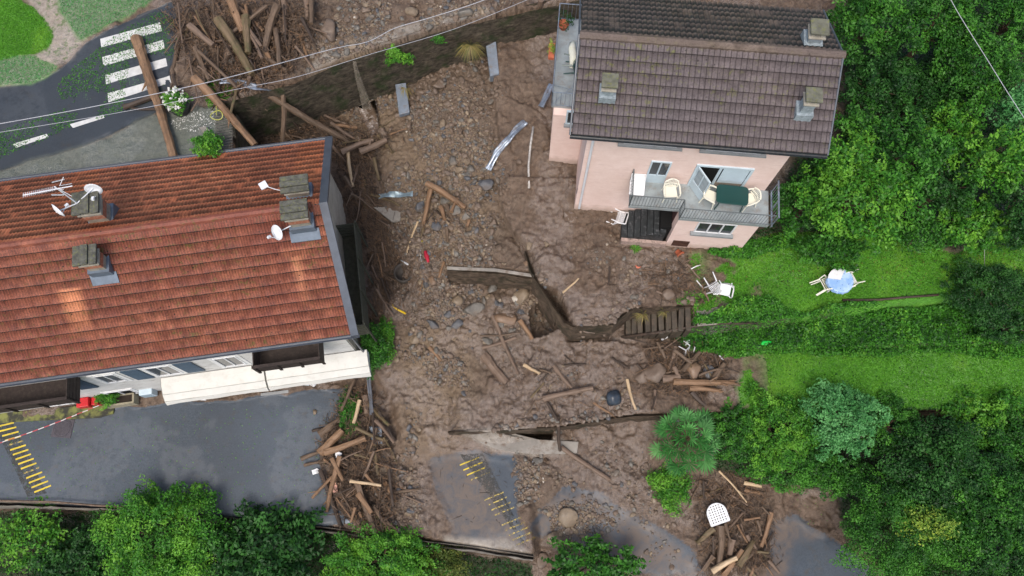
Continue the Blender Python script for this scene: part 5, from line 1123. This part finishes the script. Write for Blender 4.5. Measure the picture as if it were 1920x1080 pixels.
# twigs and splinters: past counting
def debris(plist,name,mat,label,cat,lr=(.06,.38),rr_=(.006,.02)):
    V=[];Fq=[]; n0=0
    for P,tw,ang,spr,ph_ in plist:
        for k in range(tw):
            x,y=inside(P); x+=random.gauss(0,9); y+=random.gauss(0,9); c=G0p(x,y)
            a=math.radians(-ang+random.gauss(0,spr*1.3)); L=random.uniform(*lr)*random.uniform(.5,1)*(2.2 if random.random()<.15 else 1); r=random.uniform(*rr_)
            d=np.array([math.cos(a),math.sin(a),random.gauss(0,.15)])*L*.5; s=np.array([-math.sin(a),math.cos(a),0])*r; u_=np.array([0,0,r])
            c=c+np.array([0,0,random.random()*ph_*.8+r]); 
            V+=[c-d+s,c-d-s,c-d+u_*1.4,c+d+s*.5,c+d-s*.5,c+d+u_*.8]; Fq+=[(n0,n0+3,n0+5,n0+2),(n0+1,n0+2,n0+5,n0+4),(n0,n0+1,n0+4,n0+3)]; n0+=6
    return tag(npmesh(name,V,Fq,mat),label,cat,kind='stuff')
def G0p(px,py):
    z=-1.
    for _ in range(4): p=W(px,py,z); z=float(gz(p[0],p[1]))
    return np.array([p[0],p[1],z])
for tone in ('brown','mud','orange','dark'):
    debris([(P,tw//4,a,s,h) for P,tw,a,s,h in twV],'twigs',WOOD[tone],'loose %s twigs and splinters among the driftwood'%TONEW[tone],'twigs')
debris([([(640,150),(1060,120),(1250,400),(1280,560),(1200,760),(1300,1000),(800,1000),(740,700),(720,400)],900,30,90,.02),([(740,480),(900,640),(880,800),(760,800)],500,60,60,.02),([(1090,395),(1300,480),(1300,560),(1080,560)],500,30,70,.01),([(560,0),(900,0),(600,130)],200,60,60,.02)],'mud_litter',WOOD['dark'],'scattered bark bits and twigs over the mud','litter',(.05,.22),(.004,.012))
# ------------------------------------------------------------------ rocks
bm_=bmesh_ico=None
import bmesh
def icov(sub):
    b=bmesh.new(); bmesh.ops.create_icosphere(b,subdivisions=sub,radius=1); V=np.array([v.co[:] for v in b.verts]); Fc=np.array([[v.index for v in f.verts] for f in b.faces]); b.free(); return V,Fc
IV2,IF2=icov(3); IV1,IF1=icov(1)
def rockobj(c,s,tone,label,group=None,flat=.6,aspect=1.,rot=0.,name='rock'):
    V=IV2.copy(); planes=rng.normal(0,1,(13,3)); planes/=np.linalg.norm(planes,axis=1)[:,None]; dd=.42+.42*rng.random(13)
    for p,d_ in zip(planes,dd):
        k=V@p; ov=np.maximum(0,k-d_); V=V-ov[:,None]*p
    V+= .05*np.sin(V[:,[1,2,0]]*5+rng.random(3)*6)+rng.normal(0,.012,V.shape)
    V=V*np.array([s*aspect,s/aspect,s*flat]); R=rotz(rot); V=V@R.T; c=np.array(c)
    o=npmesh(name,V+c,IF2,STONE[tone],loc=c); return tag(o,label,'rock',group)
HR=[(383,108,20,'grey','upright grey green boulder pair left stone in the upper jam',1),(428,115,15,'grey','slimmer boulder right of the first in the upper jam',.8),(404,68,16,'moss','',1),
(617,60,24,'mudstone','largest brown boulder at the top edge above the wall',.75),(772,20,14,'tan','tan boulder near the water on the upper mud',1),(660,88,11,'tan','tan stone on the concrete kerb above the waterfall',1),
(873,23,16,'grey','grey stone at the upper right on the kerb',1.1),(889,16,8,'tan','small tan stone beside the grey one on the kerb',1),(805,52,10,'grey','dark stone on the kerb between the cables',.8),
(848,300,13,'grey','pale rounded boulder in the middle of the stream bed',1.2),(862,317,11,'tan','blocky tan stone below the pale boulder',1),(885,317,10,'grey','grey block stone right of the blocky tan one',1),
(822,157,17,'mudstone','brown boulder under the dry grass on the wall',1.3),(790,173,12,'mudstone','brown stone left of the wall foot boulder',1.4),(907,345,18,'slate','purple grey slab stone near the long metal rail',1.5),
(788,388,15,'slate','dark slate stone on the pale broken slab',.8),(820,423,12,'slate','dark folded slate stone in the log cluster',1),(855,395,13,'grey','grey stone right of the log cluster',1.3),(836,377,12,'grey','grey stone under the central log',1.3),(873,405,11,'grey','olive grey stone at the right of the log cluster',1.1),
(979,556,19,'tan','large tan boulder at the edge of the channel hole',1),(948,597,20,'rust','rusty orange boulder beside the channel hole',1.4),(967,562,9,'pale','white stone touching the large tan boulder',1),(856,563,14,'tan','brown stone on the left below the sill',1.1),
(888,580,19,'grey','long flat pale grey stone lying below the sill',1.6),(857,608,14,'slate','dark slate stone below the sill',1.4),(967,512,8,'pale','cream stone on the concrete sill',1.),(986,494,8,'rust','pink stone above the concrete sill',.8),(992,460,10,'tan','tan stone on the mud above the sill',1),(1025,458,7,'tan','small tan stone alone on the left of the forecourt mud',1),
(811,607,14,'slate','dark stone at the left of the stream below the sill',1.3),(810,525,12,'rust','reddish stone near the manhole ring',1),
(1252,552,13,'mudstone','brown boulder at the edge of the forecourt above the stairs',1.1),(1300,690,22,'rust','angular tan slab stone in the debris pile below the stairs',.7),(1330,700,17,'slate','grey stone in the debris beside the lawn',1),
(1068,969,22,'tan','largest tan boulder on the muddy lower road',1.1),(1046,1010,19,'tan','long brown boulder below the largest one on the lower road',1.5),(1015,1050,20,'mudstone','grey boulder at the broken road edge',.8),(1008,865,13,'grey','grey boulder below the black gap',1),
(715,880,12,'tan','cream boulder at the right of the road heap',1.1),(719,832,8,'tan','round cream stone between slab and road heap',1),(667,800,7,'rust','orange stone inside the road heap',1),(708,922,10,'grey','grey green stone in the road heap',.8),(590,772,6,'tan','small brown stone alone on the clean asphalt',1),
(727,848,12,'mudstone','brown stone under the cream stone near the road heap',1),(1228,695,24,'mudstone','mud coated boulder at the left of the debris pile below the stairs',1.),(925,540,10,'mudstone','brown stone under the sill',1.),
(1200,705,18,'mudstone','rounded mud lump below the stair foot',1.2),(830,230,9,'tan','tan stone in the upper stream bed',1),(715,250,18,'mudstone','pale brown flat rock above the root logs',1.5),(870,70,6,'tan','little tan stone on the kerb end',1)]
for x,y,s,tone,lab,asp in HR:
    if not lab: continue
    r=s/46.; c=G(x,y,r*.25); rockobj(c,r,tone,lab,None,.62,asp**.5,random.uniform(-.5,.5))
RZ=[([(640,185),(900,160),(925,290),(910,330),(930,390),(800,350),(720,300),(620,220)],70,(3,9),'gravelly stream bed below the dark wall',9000),
([(720,330),(930,400),(990,500),(850,500),(760,480),(720,420)],42,(3,8),'middle of the stream bed above the sill',5200),
([(750,520),(990,540),(1000,610),(900,650),(780,640)],58,(4,11),'stony hollow below the concrete sill',6500),
([(560,0),(980,0),(900,25),(640,105),(560,110)],40,(3,9),'upper mud above the dark wall',4800),
([(750,640),(890,640),(870,780),(760,790)],16,(2,5),'tan mud below the stony hollow',3800),
([(940,860),(1010,870),(1060,900),(1160,980),(1060,1010),(980,960)],22,(3,8),'gravel tongue across the lower road',3600),
([(690,800),(780,800),(790,990),(720,990)],14,(3,8),'mud right of the road heap',1500),([(1010,520),(1050,560),(1050,620),(1020,620)],14,(3,6),'dark bank of the channel hole',700),([(1060,400),(1290,500),(1270,560),(1080,580)],6,(2,4),'forecourt mud',900),([(960,650),(1200,650),(1200,760),(900,790)],5,(3,6),'mud terrace',500),([(1100,820),(1290,880),(1290,960),(1200,1040),(1300,1070),(1180,960)],6,(3,6),'muddy slope left of the driftwood fan',700)]
PV=[];PT=[]; vrub=fbm(1.3,501,3)
for P,cnt,(s0,s1),where,peb in RZ:
    for k in range(cnt):
        x,y=inside(P); r=random.uniform(s0,s1)*random.uniform(.8,1.2)/46.; c=G(x,y,r*.15); tone=random.choice(['mudstone','mudstone','mudstone','tan','grey','mudstone','slate','mudstone','tan','grey'] if r>.05 else ['mudstone','tan','grey'])
        rockobj(c,r,tone,'%s %s stone on the %s'%('large' if r>.17 else 'medium' if r>.1 else 'small',{'mudstone':'muddy brown','tan':'tan','grey':'grey','slate':'dark slate','rust':'rusty'}[tone],where),'stones on the '+where,.6,random.uniform(.8,1.25),random.random()*3)
    PV.append((P,peb))
def pebbles(name,mat,frac,label,smin=.018,smax=.06):
    Vs=[];Fs=[];n0=0; nv=len(IV1)
    for P,peb in PV:
        for k in range(int(peb*frac)):
            x,y=inside(P); x+=random.gauss(0,7); y+=random.gauss(0,7); c=G0p(x,y); r=smin+(smax-smin)*random.random()**3
            if vrub[int(np.clip((c[1]-Y0)/ST,0,NY-1)),int(np.clip((c[0]-X0)/ST,0,NX-1))]<.44: continue
            V=IV1*(1+.25*rng.random((nv,1)))*np.array([r*random.uniform(.8,1.5),r,r*.6]); a=random.random()*3; V=V@rotz(a).T+c+np.array([0,0,r*.2]); Vs.append(V); Fs.append(IF1+n0); n0+=nv
    return tag(npmesh(name,np.concatenate(Vs),np.concatenate(Fs),mat),label,'gravel',kind='stuff')
for tone,fr_ in (('mudstone',.34),('tan',.11),('grey',.09),('slate',.03),('pale',.006)): pebbles('gravel',STONE[tone],fr_,'loose %s gravel on the stream bed'%tone.replace('mudstone','mud brown'))
def rubble(name,mat,cnt,label):
    Vs=[];Fs=[];n0=0; V0,F0=IVm,IFm; tot=sum(p[1] for p in PV)
    for P,peb in PV:
        for k in range(int(cnt*peb/tot)):
            x,y=inside(P); x+=random.gauss(0,10); y+=random.gauss(0,10); c=G0p(x,y)
            if vrub[int(np.clip((c[1]-Y0)/ST,0,NY-1)),int(np.clip((c[0]-X0)/ST,0,NX-1))]<.46: continue
            r=.04+.10*random.random()**2; V=V0.copy(); pl=rng.normal(0,1,(8,3)); pl/=np.linalg.norm(pl,axis=1)[:,None]
            for p in pl: kk=V@p; V=V-np.maximum(0,kk-.45-.35*random.random())[:,None]*p
            V=V*np.array([r*random.uniform(.9,1.7),r,r*.6]); V=V@rotxyz(random.gauss(0,.3),random.gauss(0,.3),random.random()*6).T+c+np.array([0,0,r*.2]); Vs.append(V); Fs.append(F0+n0); n0+=len(V0)
    return tag(npmesh(name,np.concatenate(Vs),np.concatenate(Fs),mat),label,'rubble',kind='stuff')
IVm,IFm=icov(2); vrub=fbm(1.3,501,3)
PV0=PV; PV=[([(925,160),(942,160),(950,390),(1008,505),(1062,600),(1040,600),(990,510),(930,390)],420),([(1060,608),(1150,606),(1185,574),(1295,570),(1295,578),(1192,584),(1158,618),(1062,626)],330),([(1000,540),(1030,560),(1065,640),(1010,640)],420),([(1165,600),(1295,582),(1295,606),(1170,628)],200),([(840,524),(1000,534),(1000,550),(840,545)],260),([(845,800),(1190,772),(1300,775),(1190,795),(850,822)],420),([(570,190),(700,185),(760,155),(930,90),(930,115),(770,175),(700,200),(580,215)],420)]
for tone,c_ in (('mudstone',1500),('slate',120),('grey',300)): rubble('clods',STONE[tone],c_,'%s clods and stones piled along the broken walls'%tone.replace('mudstone','mud brown'))
PV=PV0
for tone,c_ in (('mudstone',2600),('grey',1100),('tan',1100),('slate',350)): rubble('rubble',STONE[tone],c_,'angular %s rubble in the slide'%tone.replace('mudstone','mud brown'))
# ------------------------------------------------------------------ guardrails and metal
def strip(name,pts,wd,mat,label,cat,dz=.2,wave=True,zz=None):
    P=[G(a,b,dz if zz is None else zz[i]) for i,(a,b) in enumerate(pts)]; Q=[]
    for a,b in zip(P[:-1],P[1:]):
        for k in range(4): Q.append(a+(b-a)*k/4)
    Q.append(P[-1]); prof=[(-.5,0),(-.38,.10),(-.2,.10),(-.08,.0),(.08,.0),(.2,.10),(.38,.10),(.5,0)]; V=[];Fc=[]; n_=len(prof)
    for i,p in enumerate(Q):
        t=Q[min(i+1,len(Q)-1)]-Q[max(0,i-1)]; s=np.cross(t,[0,0,1]); s/=np.linalg.norm(s)+1e-9; tw=.5*math.sin(i*.8); u_=np.array([0,0,1.]); s2=s*math.cos(tw)+u_*math.sin(tw); u2=u_*math.cos(tw)-s*math.sin(tw)
        for a,b in prof: V.append(p+s2*a*wd+u2*b*wd*(1 if wave else .2))
        for a,b in prof: V.append(p+s2*a*wd+u2*(b*wd*(1 if wave else .2)-.012))
    for i in range(len(Q)-1):
        for k in range(n_-1): a=i*2*n_+k; Fc+=[(a,a+1,a+2*n_+1,a+2*n_),(a+n_,a+3*n_,a+3*n_+1,a+n_+1)]
        for k in (0,n_-1): a=i*2*n_+k; Fc.append((a,a+2*n_,a+3*n_,a+n_))
    return tag(MB().add(V,Fc).build(name,mat),label,cat)
strip('guardrail',[(412,152),(440,153),(480,163),(520,170),(552,173)],.28,GALV,'bent steel guardrail hanging along the top of the dark wall','guardrail',.25)
strip('guardrail',[(915,318),(932,285),(952,262),(968,243),(985,228)],.30,GALV,'twisted steel guardrail lying in the mud left of the pink house','guardrail',.15)
strip('guardrail',[(1014,200),(1024,180),(1034,158)],.26,GALV,'short piece of guardrail leaning against the side terrace','guardrail',.4)
strip('metal_sheet',[(710,368),(730,364),(752,365),(774,363)],.26,simple('blue_grey_sheet_metal',(.30,.40,.45),.35,.6,.3,4,metal=.3,bump=0,dirt=(.2,.16,.12)),'bluish folded metal sheet at the top of the broken slab','metal sheet',.12,False)
strip('metal_channel',[(691,706),(694,740),(697,778)],.18,simple('grey_channel_metal',(.15,.16,.18),.5,.5,.3,4,metal=.3),'dark grey metal channel standing in the road heap','metal channel',.45)
def sp(name,pts,r,mat,label,cat,z=None,dz=.03,n=6): return tag(MB().tube([G(p[0],p[1],dz) if z is None else W(p[0],p[1],z if not isinstance(z,(list,tuple)) else z[i]) for i,p in enumerate(pts)],r,n).build(name,mat,smooth=True),label,cat)
sp('pole',[(1000,238),(995,270),(991,310),(992,353)],.05,simple('striped_white_pole',(.55,.53,.5),.5,.4,.3,6,dirt=(.2,.15,.1),dirtamt=.9),'long thin muddy white pole lying left of the pink house','pole')
sp('pipe',[(735,572),(745,580),(761,588)],.045,simple('yellow_pipe',(.75,.50,.02),.4,.4,.1),'bent yellow pipe in the mud right of the red roofed house','pipe')
sp('drain_pipe',[(648,977),(662,978)],.11,simple('grey_plastic_pipe',(.25,.28,.31),.4),'short grey plastic pipe at the bottom of the road heap','pipe',dz=.3,n=12)
sp('wire',[(742,462),(770,455),(790,452)],.012,BLKP,'thin black wire above the red cloth in the stream bed','wire')
sp('yellow_scrap',[(783,451),(792,452)],.05,simple('yellow_scrap',(.7,.55,.04),.5),'tiny yellow scrap in the stream bed','scrap')
sp('paper_scrap',[(752,488),(765,496)],.04,MUDDYW,'white scrap left of the red cloth','scrap'); 
sp('paper_scrap',[(788,466),(790,490)],.02,MUDDYW,'thin white strip just left of the red cloth','scrap')
tag(MB().tube([G(797,471,.08),G(800,480,.12),G(803,492,.06)],[.08,.11,.04],8,.3).build('cloth',simple('crimson_cloth',(.55,.03,.06),.7,.2,.4,7,bump=.5),smooth=True),'crumpled crimson cloth caught in the stream debris','cloth')
for x,y,l in ((633,853,'white crumpled paper on the flayed trunk'),(591,884,'white paper scrap on the asphalt beside the heap'),(587,720,'white torn board at the edge of the awning')):
    c=G(x,y,.5 if y==853 else .04); tag(MB().box(c,(.26,.2,.05),rotxyz(.3,.2,x)).box(c+np.array([.07,.03,.03]),(.16,.18,.04),rotxyz(-.4,.3,1)).build('paper',WHITE),l,'paper')
c=G(625,905,.35); tag(MB().box(c,(.4,.22,.04),rotxyz(.5,.2,-1.1)).box(c+np.array([.08,-.25,0]),(.2,.3,.03),rotxyz(.2,.5,.3)).build('cardboard',simple('pinkish_cardboard',(.65,.36,.27),.7)),'pink and orange cardboard in the road heap','cardboard')
# ------------------------------------------------------------------ road markings and road things
def decal(pts,mat,label,zo=.006,name='road_marking'):
    """a thin painted sheet that follows the road surface"""
    P=[G(a,b)[:2] for a,b in pts]; n_=10; V=[];Fq=[]
    for j in range(4):
        for i in range(n_+1):
            u_,v_=i/n_,j/3.; p=(P[0]*(1-u_)+P[1]*u_)*(1-v_)+(P[3]*(1-u_)+P[2]*u_)*v_; V.append((p[0],p[1],float(gz(p[0],p[1]))+zo))
    for j in range(3):
        for i in range(n_): a=j*(n_+1)+i; Fq.append((a,a+1,a+n_+2,a+n_+1))
    o=npmesh(name,V,Fq,mat); o['kind']='structure'; return o
def paintm(name,c,wear):
    n=NM(name); pos=n.geo(); w_=n.math('ADD',n.noise(9,6,.75,co=pos),n.math('MULTIPLY',n.noise(45,2,co=pos),.3)); m=n.fin(n.mix(n.ramp(n.noise(3,4,co=pos),.4,.65,0,.5),c,tuple(x*.62 for x in c)),.6,.3)
    tr=n.N('ShaderNodeBsdfTransparent'); mx=n.N('ShaderNodeMixShader'); n.put(mx.inputs[0],n.ramp(w_,wear-.04,wear+.10,1,0)); n.t.links.new(tr.outputs[0],mx.inputs[1]); n.t.links.new(n.b.outputs[0],mx.inputs[2]); n.t.links.new(mx.outputs[0],n.t.nodes['Material Output'].inputs[0]); return m
WP=paintm('worn_white_road_paint',(.62,.62,.60),.82); YP=paintm('worn_yellow_road_paint',(.66,.50,.05),.80); YP2=paintm('very_worn_yellow_road_paint',(.52,.40,.12),.62); DK=paintm('dark_seal_band',(.055,.055,.05),.62)
for (a,b,c,d) in (((188,73),(300,42),(304,58),(190,89)),((192,107),(306,75),(309,91),(194,124)),((197,141),(311,109),(314,124),(199,158)),((202,175),(318,142),(321,156),(203,192)),):
    decal((a,b,c,d),WP,'')
decal([(131,233),(194,215),(196,221),(137,240)],WP,''); decal([(24,270),(88,251),(91,257),(30,277)],WP,'')
decal([(-12,795),(24,793),(88,925),(52,932)],DK,'',.003,'rumble_band')
for k in range(15):
    t_=k/14.; x=-6+t_*70; y=800+t_*123; wv=32-3*math.sin(t_*3); 
    decal([(x,y-1.5),(x+wv,y-9-t_*5),(x+wv+.5,y-6.2-t_*5),(x+.5,y+1.6)],YP if k not in (4,10) else YP2,'')
decal([(862,852),(905,850),(1000,1040),(955,985)],DK,'',.003,'rumble_band')
for k in range(17):
    if k in (4,5,6,11): continue
    t_=k/16.; x=862+t_*105; y=872+t_*150; decal([(x,y-1),(x+36,y-16),(x+36.5,y-13.4),(x+.5,y+1.4)],YP2 if k>2 else YP,'')
# manhole cover set in the road
q=W(118,803,-3.6); zq=float(gz(q[0],q[1])); mh=empty('manhole_cover',(q[0],q[1],zq),'square framed purple grey manhole cover in the lower road','manhole cover')
MP=simple('purple_grey_iron',(.075,.065,.08),.5,.5,.3,8,bump=.4); MB().box((q[0],q[1],zq+.012),(.86,.80,.03),rotz(-.08)).build('frame',MP,mh)
MB().disc((q[0],q[1],zq+.028),.38,.012,32).build('lid',simple('dark_iron_lid',(.06,.052,.065),.5,.5,.4,14,bump=.6),mh)
m=MB()
for r_ in (.39,.30): 
    for k in range(32): a=2*math.pi*k/32; b=2*math.pi*(k+1)/32; m.tube([(q[0]+math.cos(a)*r_,q[1]+math.sin(a)*r_,zq+.042),(q[0]+math.cos(b)*r_,q[1]+math.sin(b)*r_,zq+.042)],.008,4)
m.build('rim',simple('worn_iron_rim',(.14,.13,.15),.4),mh)
# mossy kerb at the house foot
n_=NM('mossy_kerb'); MK=n_.fin(n_.mix(n_.ramp(n_.noise(2.5,5),.42,.6),(.05,.05,.04),(.20,.21,.07)),.9,.2)
slab([(-40,776),(60,770),(150,760),(215,755),(212,775),(185,783),(60,789),(-40,795)],-3.5,.4,MK,'mossy stone kerb at the foot of the white house wall','kerb',cat='kerb')
# things along the white wall
c=G(285,742); o=empty('air_unit',c,'small bluish white unit standing against the white house wall','air unit'); R_=rotz(.14)
MB().box(c+np.array([0,.1,.4]),(.55,.35,.62),R_).build('casing',LBLUE,o,bevel=.03); m=MB()
for k in range(7): m.box(c+np.array([0,-.08,.18+k*.075]),(.46,.02,.03),R_)
m.build('grille',simple('blue_grey_grille',(.25,.33,.38)),o)
c=G(232,752); o=empty('wall_planter',c,'cream stone planter with a bushy green plant against the white wall','planter'); m=MB()
for dx,dy,sx_,sy_ in ((0,-.2,1.25,.08),(0,.2,1.25,.08),(-.6,0,.08,.32),(.6,0,.08,.32)): m.box(c+R_@np.array([dx,dy,.2]),(sx_,sy_,.5),R_)
m.build('trough',simple('cream_stone',(.38,.34,.24),.8,.2,.3,5),o); MB().box(c+np.array([0,0,.2]),(1.1,.32,.3),R_).build('soil',simple('soil',(.04,.028,.02),.9),o)
P,Nn,t=crownpts(c+np.array([-.45,.05,.6]),.5,.42,.35,2200,40,.35); leaves(P,Nn,.08,.45,'plant',LEAF['bright'],o,t)
RED=simple('red_painted_box',(.60,.02,.025),.4,.5,.15,4,bump=0)
c=LH.w(-12.6,.05,-2.9); o=empty('red_box',c,'red letter box shaped cabinet on the white wall at bottom left','box'); MB().fbox(LH,-13.0,-12.5,-.02,.38,-3.0,-2.6).build('cabinet',RED,o,bevel=.03); MB().fbox(LH,-12.48,-12.2,.05,.38,-3.2,-2.8).build('side_panel',RED,o,bevel=.02)
n=NM('red_white_barrier_tape'); sx=n.N('ShaderNodeSeparateXYZ'); n.put(sx.inputs[0],n.obj()); TP=n.fin(n.mix(n.math('GREATER_THAN',n.math('FRACT',n.math('MULTIPLY',sx.outputs[0],2.2)),.5),(.6,.56,.56),(.45,.06,.07)),.5)
m=MB(); a=LH.w(-12.05,.0,-2.75); b=W(-60,850,-2.7); k_=10
for i in range(k_): p=a+(b-a)*i/k_-np.array([0,0,.25*math.sin(math.pi*i/k_)]); q=a+(b-a)*(i+1)/k_-np.array([0,0,.25*math.sin(math.pi*(i+1)/k_)]); m.box((p+q)/2,(np.linalg.norm(q-p)+.01,.035,.012),rotz(math.atan2(q[1]-p[1],q[0]-p[0])))
tag(m.build('barrier_tape',TP),'red and white striped barrier tape stretched over the lower road','barrier tape')
for x,y,l in ((515,737,'pale grey slotted grating board beside the kerb under the awning'),):
    c=G(x,y,.05); tag(MB().box(c,(1.2,.12,.05),rotz(.12)).build('grating_board',simple('grey_board',(.33,.34,.34))),l,'board')
for x,y,l in ((377,750,'white plastic shape peeking from under the left awning'),(570,722,'blue grey plastic shape peeking from under the right awning'),(655,708,'pinkish torn board at the right end of the awning')):
    c=G(x,y,.35); tag(MB().prism([(c[0]-.25,c[1]),(c[0]+.25,c[1]-.03),(c[0]+.15,c[1]+.25),(c[0]-.1,c[1]+.3)],c[2]+.1,c[2]).build('plastic_sheet',WHITE if x<400 else LBLUE,bevel=.02),l,'plastic piece')
# white flower planter, hoop
c=G(342,205); o=empty('flower_planter',c,'dark planter full of white flowers at the road corner','flower planter'); MB().disc(c,.36,.42,18,r2=.46).build('planter_bowl',simple('dark_planter',(.03,.03,.03),.6),o)
P,Nn,t=crownpts(c+np.array([0,0,.62]),.48,.52,.35,2200,50,.3); leaves(P,Nn,.06,.5,'plant_growth',LEAF['bright'],o,t)
P,Nn,t=crownpts(c+np.array([0,0,.68]),.50,.55,.36,260,50,.12); leaves(P,Nn*.5+np.array([0,0,.8]),.09,.9,'plant_growth',simple('white_petals',(.7,.7,.66),.6,.2,.05,5,bump=0),o,t)  # white flower petals of the planter, not leaves
c=W(406,216,2.75); m=MB(); pts=[c+np.array([math.cos(a)*.24,math.sin(a)*.2,0.05*math.sin(2*a)]) for a in np.linspace(0,2*math.pi,22)]; m.tube(pts,.02,5); m.tube([c,c+np.array([-.02,.35,.1])],.015,4); tag(m.build('wire_hoop',simple('yellow_green_wire',(.5,.5,.12),.5)),'yellowish wire hoop beside the slatted deck','hoop')
x,y,z=scatter(mask([[(335,215),(400,205),(400,240),(350,245),(315,230)]],2.5,.1),.3,260,9); tag(leaves(np.stack([x,y,z+.02],-1),np.tile([0,0,2.],(len(x),1)),.045,.7,'petals',simple('white_petals',(.85,.85,.80)),None),'fallen white petals beside the flower planter','petals',kind='stuff')
# garden bits
sp('stake',[(1845,400),(1846,500)],.015,simple('pale_stake',(.5,.55,.45)),'thin pale stake standing at the top of the garden','stake',z=[2.4,.2])
# ------------------------------------------------------------------ overhead cables
CABM=simple('pale_cable_sheath',(.42,.43,.46),.5,.4,.1,1,bump=0)
def cable(pts,zs,r,label):
    P=[W(p[0],p[1],z) for p,z in zip(pts,zs)]; Q=[]
    def cr(p0,p1,p2,p3,t): return .5*((2*p1)+(-p0+p2)*t+(2*p0-5*p1+4*p2-p3)*t*t+(-p0+3*p1-3*p2+p3)*t**3)
    for i in range(len(P)-1):
        a=P[max(0,i-1)];b=P[i];c=P[i+1];d=P[min(len(P)-1,i+2)]
        for k in range(8): Q.append(cr(a,b,c,d,k/8))
    Q.append(P[-1]); return tag(MB().tube(Q,r,6).build('overhead_cable',CABM,smooth=True),label,'cable')
cable([(-120,252),(0,232),(200,195),(400,152),(520,120),(600,98),(640,88),(690,78),(740,53),(800,35),(880,10),(960,-20)],[7.2,7,6.7,6.3,6,5.7,5.6,5.4,5.3,5.4,5.7,6.2],.014,'thicker wavy pale cable crossing over the upper jam')
cable([(-120,264),(0,248),(240,208),(450,166),(560,143),(700,100),(850,55),(1000,-5),(1050,-25)],[6.9,6.8,6.4,6.1,6,5.9,5.9,6.1,6.3],.009,'thin straight cable running along the dark wall')
cable([(1775,-15),(1800,30),(1850,110),(1900,190),(1960,280)],[10,9.8,9.5,9.3,9.2],.011,'single cable over the trees at upper right')
# ------------------------------------------------------------------ running water
n=NM('falling_water'); wv=n.noise(6,4,.7,stretch=(3,3,.5)); m_=n.fin((.42,.37,.30),.15,.6); tr=n.N('ShaderNodeBsdfTransparent'); mx=n.N('ShaderNodeMixShader'); n.put(mx.inputs[0],n.ramp(wv,.35,.75,.12,.6)); n.t.links.new(tr.outputs[0],mx.inputs[1]); n.t.links.new(n.b.outputs[0],mx.inputs[2]); n.t.links.new(mx.outputs[0],n.t.nodes['Material Output'].inputs[0])
a=W(664,108,2.6); b=W(690,190,-.7); V=[];Fq=[]
for j in range(14):
    t_=j/13.; z=2.6+(-.75-2.6)*t_; cx=a[0]+(b[0]-a[0])*t_; cy=a[1]-.12-.35*t_**.5; hw=.07+.16*t_
    for i in range(7): s_=-1+2*i/6; V.append((cx+s_*hw,cy-.05*(1-s_*s_)+.02*math.sin(i*3+j),z))
for j in range(13):
    for i in range(6): q=j*7+i; Fq.append((q,q+1,q+8,q+7))
tag(npmesh('waterfall',V,Fq,m_,smooth=True),None,None,kind='structure')
n=NM('muddy_water'); wt=n.noise(5,4,.6,dist=1.); n.bump(n.noise(9,3,.6,dist=.6),.4,.03); WAT=n.fin(n.mix(n.ramp(wt,.5,.68),(.115,.080,.055),(.34,.30,.27)),.12,.6)
def pool(poly,zo,name):
    cx=sum(p[0] for p in poly)/len(poly); cy=sum(p[1] for p in poly)/len(poly); P=[G0p(*p) for p in poly]; z=float(np.mean([p[2] for p in P]))+zo
    V=[(p[0],p[1],p[2]*.7+z*.3+zo) for p in P]; c=G0p(cx,cy); V.append((c[0],c[1],c[2]+zo+.02)); me=MB().add(V,[(i,(i+1)%len(P),len(P)) for i in range(len(P))][::1]); o=me.build(name,WAT,smooth=True); o['kind']='structure'
pool([(672,188),(690,182),(705,190),(708,205),(690,212),(672,205)],.16,'plunge_pool'); pool([(1058,398),(1075,396),(1082,408),(1072,418),(1058,414)],.03,'puddle')
